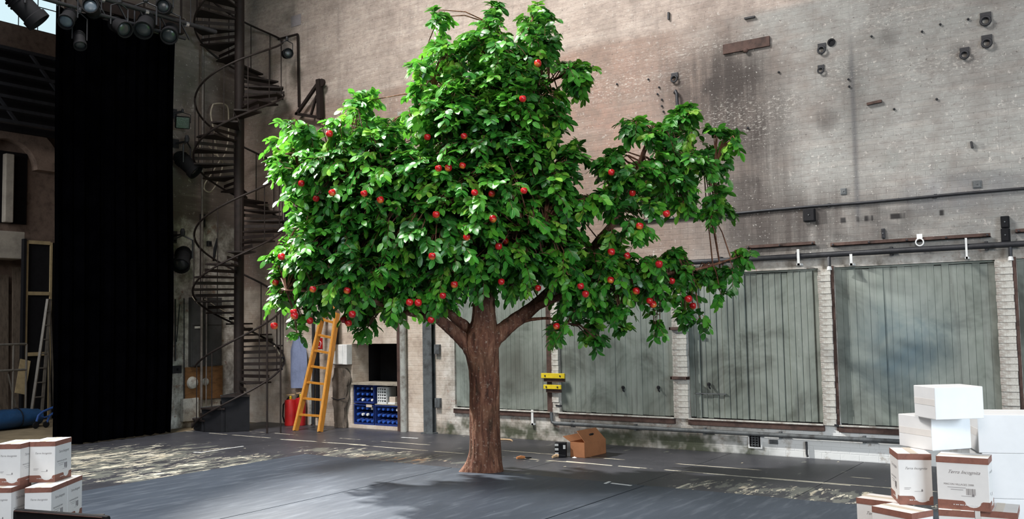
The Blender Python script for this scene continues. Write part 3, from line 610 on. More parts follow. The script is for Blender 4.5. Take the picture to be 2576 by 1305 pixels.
def face_frame(k):
    """(origin at lower left corner seen from outside, right, out, width)"""
    if k == 0: return Vector((-CW / 2, -CD / 2, 0)), Vector((1, 0, 0)), Vector((0, -1, 0)), CW
    if k == 1: return Vector((CW / 2, -CD / 2, 0)), Vector((0, 1, 0)), Vector((1, 0, 0)), CD
    if k == 2: return Vector((CW / 2, CD / 2, 0)), Vector((-1, 0, 0)), Vector((0, 1, 0)), CW
    return Vector((-CW / 2, CD / 2, 0)), Vector((0, -1, 0)), Vector((-1, 0, 0)), CD
def make_carton():
    root = thing('wine_carton', 'x', 'box', (0, 0, 0), 0, 'wine cartons')
    MB().box((0, 0, CH / 2), (CW, CD, CH), None, 0.003).build('body', M_CARTON, root, local=True)
    e = 0.0012; up = Vector((0, 0, 1))
    lid = MB(); base = MB(); pr = MB(); bar = MB(); slog = MB()
    for k in range(4):
        o, r, n, w = face_frame(k)
        P = lambda x, z, d=0.0: o + r * x + up * z + n * d
        lid.prism([P(0, CH - .036), P(w, CH - .036), P(w, CH - .001), P(0, CH - .001)], n * e)
        cx = w * 0.68; rr = 0.042; pts = [P(0, 0.001), P(w, 0.001), P(w, .052), P(cx + rr + .010, .052)]
        for i in range(9):
            a = -math.pi * i / 8; pts.append(P(cx + rr * math.cos(a), .046 + 0.030 * math.sin(a)))
        pts += [P(cx - rr - .010, .052), P(0, .052)]
        base.prism(pts, n * e)
        def lay(tm, cx_, z):
            vs, fs = tm; pr.add([P(cx_ + v.x, z + v.y, 0.0008) for v in vs], fs)
        lay(T_NAME if k % 2 == 0 else T_NAMES, w * 0.52, 0.212)
        lay_line = lambda x0, x1, z, h=.0022: pr.prism([P(x0, z), P(x1, z), P(x1, z + h), P(x0, z + h)], n * 0.0008)
        lay_line(w * .46, w * .70, .078, .0016); pr.prism([P(w * .665, .0785), P(w * .71, .0785), P(w * .71, .087), P(w * .688, .094), P(w * .665, .087)], n * .0008)
        if k % 2 == 0:
            lay(T_WINE, w * 0.42, 0.142)
            lay_line(w * .20, w * .55, .124); lay_line(w * .26, w * .50, .112)
            for i, wd in enumerate((2, 1, 3, 1, 2, 1, 1, 3, 2, 1, 2, 1)):
                x = w * .56 + i * .0042; bar.prism([P(x, .080 + .006), P(x + wd * .0009, .086), P(x + wd * .0009, .122), P(x, .122)], n * .0008)
        else:
            lay_line(w * .16, w * .36, .098); lay_line(w * .16, w * .32, .090)
        x = w * .30
        for i in range(13):
            d = random.uniform(.004, .010)
            if x + d > w * .93: break
            slog.prism([P(x, .0265, e), P(x + d, .0265, e), P(x + d, .0305, e), P(x, .0305, e)], n * .0006); x += d + random.choice((.002, .002, .006))
    lid.build('top_band', M_BROWN, root, local=True); base.build('scalloped_base_band', M_BROWN, root, local=True)
    pr.build('printed_lettering', M_PRINT, root, local=True); bar.build('barcode', M_PRINT, root, local=True); slog.build('white_lettering', M_WHITE, root, local=True)
    MB().bb(-CW / 2, CW / 2, -.022, .022, CH, CH + .0008).build('packing_tape', M_PACKT, root, local=True)
    return root
CART = make_carton(); _first = [True]
def carton(x, y, z, yaw, label):
    o = CART if _first[0] else copy_tree(CART); _first[0] = False
    o.location = (x, y, z); o.rotation_euler = (0, 0, R(yaw)); o['label'] = label; return o
h1, h2 = 0.298, 0.596
carton(-1.269, 5.784, h1, -26, 'wine carton lowest and nearest in the right stack, cut by the bottom edge')
carton(-1.015, 5.986, h1, -80, 'wine carton low in the right stack between its two neighbours, narrow side showing')
carton(-0.795, 6.065, h1, -86, 'wine carton at the lower right of the right stack')
carton(-1.425, 6.045, h1, -12, 'wine carton at the far left foot of the right stack, half hidden')
carton(-1.264, 6.030, h2, -68, 'wine carton turned narrow side forward under the plain white boxes')
carton(-0.958, 5.972, h2, 2, 'wine carton showing its barcode in the right stack beside the big white boxes')
carton(-6.990, 3.652, h2, 124, 'wine carton on top of the left stack at the picture edge')
carton(-6.902, 3.856, h2, 126, 'wine carton on top of the left stack, the right one of two')
carton(-6.707, 3.717, h1, 128, 'wine carton in the lower row of the left stack, nearest to the stage')
carton(-6.877, 3.936, h1, 128, 'wine carton in the lower row of the left stack, behind the nearest one')
carton(-6.952, 3.572, h1, 124, 'wine carton at the lower left corner of the picture')
M_RISER = simple('dark_plywood', (0.05, 0.042, 0.036), 0.6, 0, 0.3, 8)
def riser(x, y, sx, sy, rz, label):
    t = thing('low_platform', label, 'platform', (x, y, 0.009), R(rz))
    MB().box((0, 0, h1 - .009 - .014), (sx, sy, .028), None, .004).build('top', M_RISER, t, local=True)
    for i in (-1, 1):
        for j in (-1, 1): MB().box((i * (sx / 2 - .05), j * (sy / 2 - .05), (h1 - .037) / 2), (.06, .06, h1 - .037)).build('leg', M_RISER, t, local=True)
riser(-1.10, 5.97, 1.02, 0.62, 0, 'low dark platform under the right carton stack')
riser(-6.86, 3.73, 0.75, 0.62, 36, 'low dark platform under the left carton stack')
def plain(name, label, near, ang_r, wr_, wl_, z, h, tapeface=True):
    """near = the corner nearest the viewer, ang_r = heading of the right-hand face, wr_/wl_ = lengths of right/left face"""
    a = R(ang_r); e1 = Vector((math.cos(a), math.sin(a), 0)); e2 = Vector((-math.sin(a), math.cos(a), 0))
    c = Vector((near[0], near[1], 0)) + e1 * wr_ / 2 + e2 * wl_ / 2
    t = thing(name, label, 'box', (c.x, c.y, z), a, 'plain white boxes of the right stack')
    MB().box((0, 0, h / 2), (wr_, wl_, h), None, 0.004).build('body', M_PLAIN, t, local=True)
    g_ = 0.0015
    MB().bb(-wr_ / 2, wr_ / 2, -.0012, .0012, h, h + .0006).build('flap_seam', M_PACKT, t, local=True)
    tp_ = MB().bb(-wr_ / 2 - .001, -wr_ / 2, -wl_ / 2 + .004, wl_ / 2 - .004, h * .42, h * .62)
    tp_.build('side_tape', M_CARTON, t, local=True)
    return t
plain('white_box', 'plain white box on the very top of the right stack', (-1.09, 5.926), 40, 0.30, 0.235, h2 + .298 + .2, .188)
plain('white_box', 'plain white box under the topmost one, above the narrow wine carton', (-1.14, 6.054), 52, 0.29, 0.285, h2 + .298 + .001, .198)
plain('white_box', 'upper of two wide white boxes at the right edge', (-.93, 6.33), 20, 0.60, 0.34, .864, .232)
plain('white_box', 'lower of two wide white boxes behind the barcode carton', (-.915, 6.335), 20, 0.60, 0.34, .592, .271)
plain('white_box', 'big cream box at the bottom right behind the wine cartons', (-.90, 6.345), 20, 0.62, 0.36, .009, .582)

# black stacking chair, only its back rises into the picture
M_VINYL = simple('black_vinyl', (0.006, 0.005, 0.006), 0.7, 0, 0.3, 14, 0.2); M_COPPER = simple('worn_copper_edge', (0.05, 0.018, 0.012), 0.7, 0.2, 0.4, 20)
pL, pR = onz(38, 1283, .84), onz(274, 1301, .84); mid = (pL + pR) / 2; ex = (pR - pL).normalized(); W = (pR - pL).length
ch = thing('chair', 'black padded chair at the lower left corner, only the back top visible', 'chair', (mid.x, mid.y, 0.009), math.atan2(ex.y, ex.x))
MB().box((0, 0, .68), (W, .035, .32), None, .016).build('backrest', M_VINYL, ch, True, True)
MB().box((0, -.235, .44), (W, .44, .06), None, .02).build('seat', M_VINYL, ch, True, True)
MB().tube([(-W / 2 + .02, -.021, .832), (W / 2 - .02, -.021, .832)], .004, 6).build('piping', M_COPPER, ch, True, True)
for sx in (-1, 1):
    MB().tube([(sx * (W / 2 - .02), .0, .62), (sx * (W / 2 - .02), .005, .42), (sx * (W / 2 - .01), .05, .0)], .011, 8).build('leg', M_DARKSTEEL, ch, True, True)
    MB().tube([(sx * (W / 2 - .03), -.42, .42), (sx * (W / 2 - .02), -.44, .0)], .011, 8).build('leg', M_DARKSTEEL, ch, True, True)

# ------------------------------------------------------------------ things on the floor by the right wall
M_KRAFT = simple('brown_cardboard', (0.30, 0.125, 0.055), 0.7, 0, 0.18, 6, 0.3, 0.1); M_KRAFTI = M_KRAFT
t = thing('cardboard_box', 'open brown cardboard box with raised flap beside the mossy wall foot', 'box', (-5.99, 10.24, 0), R(-3))
lx, ly, hh, th = 0.22, 0.50, 0.19, 0.006
MB().bb(-lx, 0, 0, ly, 0, th).build('bottom', M_KRAFT, t, local=True)
MB().bb(-th, 0, 0, ly, 0, hh).build('side', M_KRAFT, t, local=True); MB().bb(-lx, -lx + th, 0, ly, 0, hh).build('side', M_KRAFT, t, local=True)
MB().bb(-lx, 0, 0, th, 0, hh).build('end', M_KRAFT, t, local=True); MB().bb(-lx, 0, ly - th, ly, 0, hh).build('end', M_KRAFT, t, local=True)
fl_ = MB().prism([(0, .01, hh), (0, ly - .01, hh), (-.13, ly - .03, hh + .14), (-.13, .02, hh + .14)], (-.004, 0, -.003)).build('flap', M_KRAFT, t, local=True)
MB().bar((-.062, .21, hh + .074), (-.062, .29, hh + .074), .03, .016, (-.73, 0, .68)).build('hand_hole', M_BLACK, fl_, local=True)
MB().prism([(0, th, hh), (-lx, th, hh), (-lx + .02, .12, hh - .05), (-.02, .12, hh - .05)], (0, -.003, .004)).build('flap', M_KRAFT, t, local=True)
MB().prism([(-lx, 0, hh), (-lx, ly, hh), (-lx - .11, ly - .02, hh + .06), (-lx - .11, .0, hh + .06)], (0, 0, .005)).build('flap', M_KRAFT, t, local=True)
p = onz(1405, 1149); t = thing('black_carton', 'small black carton with white squares left of the cardboard box', 'box', (p.x, p.y + .06, 0), R(22))
MB().box((0, 0, .088), (.14, .10, .176), None, .003).build('body', M_BLACK, t, local=True)
for k in range(3): MB().bb(-.068, -.022, -.0512, -.0498, .025 + k * .055, .055 + k * .055).build('white_label', M_WHITE, t, local=True)
MB().bb(.038, .068, -.0512, -.0498, .10, .15).build('white_label', M_WHITE, t, local=True)
M_ORANGE = simple('orange_wood_handle', (0.50, 0.20, 0.07), 0.5, 0, 0.25, 12); M_TAN = simple('pale_wood_handle', (0.55, 0.38, 0.22), 0.5, 0, 0.25, 12)
a = onz(1300, 1156); b = onz(1320, 1154); c = onz(1334, 1152)
t = thing('hand_tool', 'orange-handled scraper lying on the floor right of the trunk', 'tool', (b.x, b.y, 0))
MB().tube([a + Vector((0, 0, .022)), a.lerp(b, .5) + Vector((0, 0, .026)), b + Vector((0, 0, .02))], [.015, .022, .015], 10).build('handle', M_ORANGE, t, True)
MB().bar(b + Vector((0, 0, .018)), c + Vector((0, 0, .008)), .05, .012).build('blade', M_BLACK, t)
a = onz(1394, 1152); b = onz(1405, 1149.5); c = onz(1420, 1149)
t = thing('brush', 'tan wooden brush lying in front of the black carton', 'brush', (b.x, b.y, 0))
MB().tube([a + Vector((0, -.04, .02)), b + Vector((0, -.05, .026)), b + Vector((.03, -.04, .022))], [.014, .022, .018], 10).build('handle', M_TAN, t, True)
MB().bar(b + Vector((.03, -.04, .02)), c + Vector((.03, -.03, .012)), .05, .03).build('bristles', M_BLACK, t)
p = onz(1444, 1151.5); t = tag(MB().prism([p + Vector((-.03, 0, .001)), p + Vector((.02, -.02, .001)), p + Vector((.035, .012, .001)), p + Vector((-.01, .03, .012))], (0, 0, .002)).build('paper_scrap', M_WHITE), 'white paper scrap on the floor in front of the cardboard box', 'paper')
for (u, v, nm, lb) in ((1275, 1108, 'cable_end', 'pale cable end on the floor behind the trunk by the wall'),):
    p = onz(u, v); tag(MB().tube([p + Vector((-.14, 0, .012)), p + Vector((-.05, .03, .012)), p + Vector((.05, .02, .012)), p + Vector((.13, -.05, .012))], .012, 8).build(nm, M_TAN, None, True), lb, 'cable')
# ------------------------------------------------------------------ fixtures on the right wall
def on_wall(name, label, cat, u0, v0, u1, v1, dep, m, group=None, bev=.004, gap=0.0):
    a, b = ony(u0, v0), ony(u1, v1)
    return tag(MB().bb(a.x, b.x, YW - dep - gap, YW - gap + (0 if gap else -.001), b.z, a.z, bev).build(name, m), label, cat, group)
def clips(t, xs, z, y0, m, w=.02, h=.05):
    for x in xs: MB().bb(x - w / 2, x + w / 2, y0, YW, z - h / 2, z + h / 2).build('pipe_clip', m, t)
def wall_pipe(name, label, z, x0, x1, r, y, m, xs, cat='pipe', bendz=0):
    t = thing(name, label, cat, (x0, y, z))
    n = 14; MB().tube([(x0 + (x1 - x0) * i / n, y, z + bendz * math.sin(i * 1.7) * .01) for i in range(n + 1)], r, 10).build('run', m, t, True)
    clips(t, xs, z, y, m, .03, r * 3); return t
wall_pipe('conduit_pipe', 'thin dark conduit running across the wall above the doors', 3.07, -6.2, 1.6, .016, YW - .025, M_DARKSTEEL, [-5.6, -4.4, -3.2, -2.0, -.8, .4], bendz=.5)
wp = wall_pipe('water_pipe', 'thick dark pipe running along the door heads', 2.465, -6.6, 1.6, .034, YW - .07, M_DARKSTEEL, [-5.9, -4.6, -3.6, -2.5, -1.5, -.4, .8])
wall_pipe('water_pipe', 'grey pipe running low along the wall under the doors', 0.265, -7.18, 1.6, .028, YW - .06, M_GREYSTEEL, [-6.9, -5.9, -4.9, -3.9, -2.9, -1.9, -.9, .2])
t = thing('water_pipe', 'short grey upright pipe under the yellow plates', 'pipe', (-7.2, YW - .05, .26))
MB().tube([(-7.18, YW - .045, .262), (-7.235, YW - .045, .275), (-7.245, YW - .045, .33), (-7.245, YW - .045, .42)], .022, 10).build('run', M_GREYSTEEL, t, True)
for (u, v0, v1, lb) in ((2085, 628, 680, 'short drop pipe with pale nozzle between the third and fourth door'), (2541, 618, 656, 'short drop pipe with pale nozzle near the right edge')):
    a, b = ony(u, v0, YW - .07), ony(u, v1, YW - .07)
    t = thing('drop_pipe', lb, 'pipe', tuple(b), 0, 'drop pipes')
    MB().tube([(a.x, YW - .07, 2.45), (a.x, YW - .075, 2.40), (a.x, YW - .08, b.z + .04)], .020, 8).build('run', M_DARKSTEEL, t, True)
    MB().lathe([(.012, 0), (.030, .005), (.024, .04), (.018, .05)], (a.x, YW - .08, b.z), 12).build('nozzle', M_WHITE, t, True)
def rail(u0, v0, u1, v1, lb):
    a, b = ony(u0, v0), ony(u1, v1); z = (a.z + b.z) / 2
    t = thing('steel_rail', lb, 'rail', (a.x, YW, z), 0, 'rusty rails above the doors')
    MB().bb(a.x, b.x, YW - .05, YW - .04, z - .022, z + .022).bb(a.x, b.x, YW - .05, YW - .001, z - .022, z - .014).build('angle_bar', M_RUST, t)
    n = max(2, int((b.x - a.x) / .4))
    for i in range(n + 1): MB().lathe([(.012, 0), (.012, .012), (.004, .014)], (a.x + .03 + (b.x - a.x - .06) * i / n, YW - .05, z), 8, (0, -1, 0)).build('bolt', M_DARKSTEEL, t)
rail(1880, 622, 2053, 612, 'short rusty rail above the door with deep joints'); rail(2092, 617, 2493, 590, 'long rusty rail above the door with the bluish stain'); rail(2556, 582, 2700, 572, 'rusty rail at the right edge of the wall')
a = ony(2316, 600); t = thing('ring_hook', 'pale ring hanging from the long rusty rail', 'hook', (a.x, YW - .06, a.z))
MB().tube([(a.x + .042 * math.cos(k), YW - .065, a.z - .045 + .042 * math.sin(k)) for k in [2 * math.pi * i / 18 for i in range(19)]], .008, 6, False).build('ring', M_WHITE, t, True)
MB().bb(a.x - .03, a.x + .03, YW - .06, YW - .05, a.z, a.z + .05).build('hook_plate', M_WHITE, t)
for (u0, v0, u1, v1, lb) in ((2011, 628, 2019, 668, 'white bracket strip at the head of the deep-jointed door'), (2143, 640, 2151, 668, 'small white bracket at the left head of the bluish door'), (2431, 600, 2439, 652, 'tall white bracket at the right head of the bluish door'), (1340, 1030, 1346, 1068, 'white bracket strip under the leftmost boarded door')):
    a, b = ony(u0, v0), ony(u1, v1); t = thing('pipe_bracket', lb, 'bracket', (a.x, YW, b.z), 0, 'white brackets')
    y = YW - .11 if v0 < 900 else YW - .045
    MB().bb(a.x, b.x, y, y + .008, b.z, a.z).build('strap', M_WHITE, t); MB().bb(a.x - .008, b.x + .008, y, YW - .001, b.z, b.z + .025).build('foot', M_WHITE, t)
def jbox(u0, v0, u1, v1, dep, lb, m=None):
    a, b = ony(u0, v0), ony(u1, v1); m = m or M_DARKSTEEL
    t = thing('junction_box', lb, 'electrical box', ((a.x + b.x) / 2, YW, b.z), 0, 'dark boxes on the wall')
    MB().bb(a.x, b.x, YW - dep, YW - .001, b.z, a.z, .006).build('case', m, t)
    MB().bb(a.x + .01, b.x - .01, YW - dep - .005, YW - dep, b.z + .01, a.z - .01, .002).build('cover', m, t)
    MB().lathe([(.008, 0), (.008, .006), (.002, .008)], ((a.x + b.x) / 2, YW - dep - .005, (a.z + b.z) / 2), 8, (0, -1, 0)).build('screw', M_GREYSTEEL, t)
jbox(2022, 527, 2053, 556, .05, 'square black junction box on the wall under the thin conduit', M_BLACK)
jbox(2518, 545, 2541, 573, .06, 'upper dark switch box near the right edge', M_BLACK); jbox(2519, 576, 2543, 608, .07, 'lower dark switch box near the right edge', M_BLACK)
jbox(2218, 575, 2228, 600, .03, 'narrow dark tab on the wall above the long rail')
jbox(2446, 455, 2470, 472, .012, 'flat pale plate on the wall at right above the conduit', M_GREYSTEEL); jbox(2114, 474, 2130, 489, .012, 'small square plate on the wall above the conduit', M_GREYSTEEL)
# long plate high up, bars and anchors
a, b = ony(1820, 117), ony(1938, 115)
t = thing('wall_plate', 'long brown steel plate bolted high on the wall', 'plate', (a.x, YW, 5.18)); MB().bb(a.x, b.x, YW - .03, YW - .001, 5.17, 5.30, .004).build('plate', M_RUST, t)
MB().lathe([(.03, 0), (.03, .03), (.012, .04)], ((a.x + b.x) / 2, YW - .02, 5.165), 10, (0, -1, 0)).build('bolt', M_RUST, t)
def hbar(u0, v0, u1, v1, lb, w=.022, m=None):
    a, b = ony(u0, v0, YW - .02), ony(u1, v1, YW - .02); tag(MB().bar(a, b, .035, w).build('iron_bar', m or M_DARKSTEEL), lb, 'bar', 'iron bars let into the wall')
hbar(1682, 31, 1682, 49, 'short upright iron bar high on the wall'); hbar(1873, 47, 1899, 42, 'short flat iron bar above the long brown plate'); hbar(2181, 262, 2218, 254, 'rusty flat bar halfway up the wall at right', .03, M_RUST)
hbar(2443, 356, 2446, 372, 'tiny upright iron pin on the wall far right'); hbar(2100, 1068, 2123, 1074, 'small dark latch bar at the foot of the pier by the bluish door')
hbar(1399, 1019, 1412, 1021, 'small dark latch on the pier below the yellow plates')
for (u, v, s, lb) in ((2068, 122, 1.0, 'iron ring anchor high on the wall, left of a dark hole'), (2066, 174, .8, 'iron ring anchor below the double holes high on the wall'), (2480, 48, 1.15, 'uppermost iron ring anchor near the right edge'), (2483, 104, 1.1, 'second iron ring anchor below the uppermost near the right edge'), (2427, 134, 1.0, 'iron anchor left of the two ring anchors at right'), (1698, 195, 1.0, 'iron ring anchor above the short black downpipe')):
    p = ony(u, v); t = thing('wall_anchor', lb, 'anchor', (p.x, YW, p.z), 0, 'iron anchors in the wall')
    MB().box((p.x, YW - .008, p.z + .03 * s), (.10 * s, .015, .07 * s), None, .004).build('anchor_plate', M_DARKSTEEL, t)
    MB().tube([(p.x + .042 * s * math.cos(k), YW - .035, p.z - .025 * s + .042 * s * math.sin(k)) for k in [2 * math.pi * i / 14 for i in range(15)]], .013 * s, 6, False).build('ring', M_DARKSTEEL, t, True)
p = ony(2092, 107); tag(MB().lathe([(.045, 0), (.05, .012), (.03, .014), (.028, .004)], (p.x, YW, p.z), 14, (0, -1, 0)).build('wall_socket', M_BLACK), 'round black socket beside the left ring anchor', 'socket')
a, b = ony(1707, 232), ony(1709, 272); t = thing('downpipe', 'short black pipe stub above the right tip of the tree', 'pipe', (b.x, YW, b.z))
MB().tube([(a.x - .05, YW - .005, a.z), (a.x - .02, YW - .05, a.z + .01), (a.x, YW - .06, a.z - .03), (b.x, YW - .06, b.z)], .022, 10).build('run', M_DARKSTEEL, t, True)
MB().lathe([(.028, 0), (.028, .04)], (b.x, YW - .06, b.z - .01), 10).build('collar', M_GREYSTEEL, t, True)
random.seed(5)
for i, (u, v) in enumerate(((1553, 212), (1632, 200), (1659, 220), (1655, 237), (1666, 251), (1666, 267), (1670, 281), (1493, 167), (1960, 182), (1882, 322), (2193, 92), (2320, 80), (2366, 62), (2250, 275), (2357, 250), (2137, 218), (2135, 200), (2436, 49))):
    p = ony(u, v); tag(MB().lathe([(.012, 0), (.014, .02), (.006, .028)], (p.x, YW - .0005, p.z), 8, (0, -1, 0)).build('wall_bolt', M_DARKSTEEL), 'small dark iron bolt stuck in the bare painted wall above the doors', 'bolt', 'loose bolts in the wall')
# pier clamps, yellow plates, fuse vent
for (u, v, lb) in ((1710, 826, 'upper dark clamp around the pier right of the plates'), (1711, 950, 'lower dark clamp around the pier right of the plates')):
    p = ony(u, v); tag(MB().bb(-5.35, -5.10, YW - .07, YW - .035, p.z - .02, p.z + .02, .004).bb(-5.35, -5.33, YW - .07, YW - .001, p.z - .02, p.z + .02).bb(-5.12, -5.10, YW - .07, YW - .001, p.z - .02, p.z + .02).build('pier_clamp', M_RUST), lb, 'clamp')
M_YELLOW = simple('yellow_paint', (0.62, 0.47, 0.02), 0.5, 0, 0.25, 15)
for (u0, v0, u1, v1, lb) in ((1362, 938, 1421, 952, 'upper yellow plate across the pier behind the trunk'), (1368, 967, 1412, 979, 'lower, shorter yellow plate across the pier behind the trunk')):
    a, b = ony(u0, v0, YW - .08), ony(u1, v1, YW - .08); t = thing('yellow_plate', lb, 'plate', (a.x, YW, b.z), 0, 'yellow plates on the pier')
    MB().bb(a.x, b.x, YW - .095, YW - .07, b.z, a.z, .004).build('plate', M_YELLOW, t); MB().bb(a.x + .03, b.x - .02, YW - .07, YW - .034, b.z - .05, a.z - .01).build('backing_block', M_RUST, t)
    for k in (.18, .82): MB().lathe([(.012, 0), (.012, .008), (.003, .01)], (a.x + (b.x - a.x) * k, YW - .095, (a.z + b.z) / 2), 8, (0, -1, 0)).build('bolt', M_DARKSTEEL, t)
a, b = ony(1886, 1092), ony(1914, 1124); t = thing('wall_vent', 'small grated vent with a white frame at the foot of the wall', 'vent', (a.x, YW, b.z))
MB().bb(a.x - .02, b.x + .02, YW - .012, YW - .001, b.z - .02, a.z + .02).build('frame', M_WHITE, t); MB().bb(a.x, b.x, YW - .016, YW - .011, b.z, a.z).build('backing', M_VOID, t)
for k in range(4): MB().bb(a.x + .02, b.x - .02, YW - .022, YW - .014, b.z + .02 + k * .03, b.z + .03 + k * .03).build('grate_bar', M_GREYSTEEL, t)
for k in range(3): MB().bb(a.x + .03 + k * .04, a.x + .04 + k * .04, YW - .024, YW - .016, b.z + .01, b.z + .13).build('grate_bar', M_GREYSTEEL, t)
a, b = ony(1936, 1105), ony(1958, 1117); tag(MB().bb(a.x, b.x, YW - .015, YW - .001, b.z, a.z, .003).build('name_plate', M_GREYSTEEL), 'small grey plate right of the grated vent', 'plate')
a = ony(2030, 1116); tag(MB().tube([(a.x, YW - .02, .20), (a.x, YW - .02, .05), (a.x + .01, YW - .02, .015)], .014, 8).build('pipe_stub', M_DARKSTEEL, None, True), 'short dark pipe stub at the wall foot right of the vent', 'pipe')
# door furniture and scraps of paint
for (u, v, m, lb) in ((1568, 978, M_BLACK, 'dark iron drop handle on the door right of the yellow plates'), (1657, 978, M_BLACK, 'curved dark latch on the door right of the yellow plates'), (1784, 970, M_BLACK, 'black round latch on the deep-jointed door')):
    p = ony(u, v, YW + .03); t = thing('door_latch', lb, 'latch', (p.x, YW + .03, p.z), 0, 'latches on the boarded doors')
    MB().lathe([(.022, 0), (.026, .012), (.012, .02)], (p.x, YW + .033, p.z + .02), 10, (0, -1, 0)).build('rose', m, t, True); MB().tube([(p.x, YW + .01, p.z + .01), (p.x + .012, YW + .005, p.z - .02), (p.x + .03, YW + .005, p.z - .04)], [.010, .013, .005], 8).build('lever', m, t, True)
hb = ony(1750, 988, YW + .02)
tag(MB().bb(hb.x, hb.x + .42, YW + .012, YW + .03, hb.z - .012, hb.z + .002).build('door_bar', M_GREYSTEEL), 'thin grey bar across the deep-jointed door', 'bar')
# steel stanchions by the crate niche
def stanchion(name, x0, x1, lb, m, z1, flange=True):
    t = thing(name, lb, 'column', ((x0 + x1) / 2, YW, 0))
    MB().bb(x0, x1, YW - .10, YW - .09, 0.0, z1).bb(x0, x1, YW - .022, YW - .012, 0.0, z1).bb((x0 + x1) / 2 - .006, (x0 + x1) / 2 + .006, YW - .09, YW - .022, 0, z1).build('shaft', m, t)
    MB().bb(x0 - .03, x1 + .03, YW - .13, YW - .002, 0.0, .02).build('base_plate', m, t); return t
stanchion('steel_column', -9.60, -9.42, 'dark grey steel column left of the trunk on the white wall', M_GREYSTEEL, 5.0)
for (z, lb) in ((1.52, 'upper grey lug box beside the dark steel column'), (0.68, 'lower grey lug box beside the dark steel column')):
    tag(MB().box((-9.355, YW - .03, z - .2), (.10, .06, .15), None, .006).build('lug_box', M_GREYSTEEL), lb, 'electrical box', 'lug boxes by the column')
M_PALEP = simple('pale_painted_pipe', (0.36, 0.36, 0.33), 0.5, 0, 0.35, 9, 0.5, 0.1, (0.16, 0.14, 0.12))
tag(MB().tube([(-10.045, YW - .06, 0), (-10.045, YW - .06, 5.2)], .055, 14).build('steel_pipe', M_PALEP, None, True), 'pale upright pipe on the right side of the crate niche', 'pipe')
tag(MB().bb(-10.19, -10.12, YW - .05, YW - .001, .0, 2.3).build('timber_post', M_RUST), 'brown timber post between the crate niche and the pale pipe', 'post')
# ------------------------------------------------------------------ crate niche
x0, x1, z0, z1 = NICHE
M_BLUE = simple('blue_plastic', (0.016, 0.035, 0.16), 0.4, 0, 0.35, 15); M_BLUEL = simple('bright_blue_caps', (0.03, 0.10, 0.42), 0.35, 0, 0.3, 25)
sh = thing('shelf', 'thin pale shelf board dividing the dark crate niche', 'shelf', ((x0 + x1) / 2, YW, .70))
MB().bb(x0 + .002, x1 - .002, YW - .03, YW + .55, .725, .755).build('board', simple('worn_pale_board', (0.33, 0.29, 0.23), 0.6, 0, 0.4, 12), sh)
MB().bb(x0 + .002, x1 - .002, YW + .5, YW + .54, z0, .725).build('back_panel', M_VOID, sh)
def crate(xa, xb_, za, zb_, lb, nx, nz):
    t = thing('crate', lb, 'crate', ((xa + xb_) / 2, YW + .2, za), 0, 'blue crates in the niche'); w = .012
    MB().bb(xa, xb_, YW + .02, YW + .40, za, za + w).build('bottom', M_BLUE, t)
    for x in (xa, xb_ - w): MB().bb(x, x + w, YW + .02, YW + .40, za + w, zb_).build('side', M_BLUE, t)
    MB().bb(xa + w, xb_ - w, YW + .39, YW + .40, za + w, zb_).build('back', M_BLUE, t)
    for z in (za + w, zb_ - .025): MB().bb(xa + w, xb_ - w, YW + .02, YW + .032, z, z + .02).build('front_slat', M_BLUE, t)
    for i in range(nx):
        for j in range(nz):
            cx = xa + w + (xb_ - xa - 2 * w) * (i + .5) / nx; r = min((xb_ - xa - 2 * w) / nx, (zb_ - za - .02) / nz) * .45; cz = za + w + r + .001 + (zb_ - za - 2 * w) * j / nz
            b = thing('bottle', lb.replace('blue crate', 'small blue bottle lying in the crate'), 'bottle', (cx, YW + .2, cz), 0, 'bottles lying in the crates')
            MB().lathe([(r, .30), (r, .10), (r * .8, .06), (r * .45, .03)], (cx, YW + .045, cz), 10, (0, 1, 0)).build('body', M_BLUE, b, True)
            MB().lathe([(r * .5, 0), (r * .5, .032)], (cx, YW + .043, cz), 10, (0, 1, 0)).build('cap', random.choice((M_BLUEL, M_BLUEL, M_BLUEL, M_WHITE)), b, True)
crate(x0 + .015, x0 + .47, .415, .722, 'blue crate under the shelf at the left of the niche', 4, 3)
crate(x0 + .015, x0 + .47, .062, .40, 'blue crate on the niche floor at the left', 4, 3)
crate(x0 + .49, x1 - .015, .062, .40, 'blue crate on the niche floor at the right', 5, 3)
tag(MB().bb(x0 + .49, x1 - .015, YW + .02, YW + .42, .401, .412).build('board', simple('worn_pale_board', (0, 0, 0))), 'thin board lying on the right blue crate', 'board')
bk = thing('basket', 'white slotted plastic basket under the niche shelf', 'basket', (-10.65, YW + .1, .413)); bx0, bx1 = -10.72, -10.52
MB().bb(bx0, bx1, YW + .05, YW + .30, .413, .425).build('base', M_WHITE, bk)
for x in (bx0, bx1 - .01): MB().bb(x, x + .01, YW + .05, YW + .30, .425, .69).build('side', M_WHITE, bk)
for k in range(6): MB().bb(bx0 + .01, bx1 - .01, YW + .05, YW + .058, .43 + k * .048, .447 + k * .048).build('slat', M_WHITE, bk)
for k in range(3): MB().bb(bx0 + .045 + k * .045, bx0 + .06 + k * .045, YW + .052, YW + .06, .43, .69).build('upright', M_WHITE, bk)
M_PAPER = simple('cream_paper', (0.55, 0.46, 0.38), 0.8, 0, 0.2, 20)
tag(MB().box((-10.40, YW + .15, .475), (.13, .18, .12), None, .008).build('paper_bag', M_PAPER), 'crumpled cream packet beside the white basket', 'packet')
tag(MB().box((-10.40, YW + .07, .43), (.15, .06, .03), None, .004).build('paper_stack', M_WHITE), 'white folded paper in front of the cream packet', 'paper')
tag(MB().bb(-10.93, -10.80, YW + .002, YW + .012, .355, .40, .002).build('crate_label', M_PAPER), 'cream label stuck on the left crate pair', 'label')
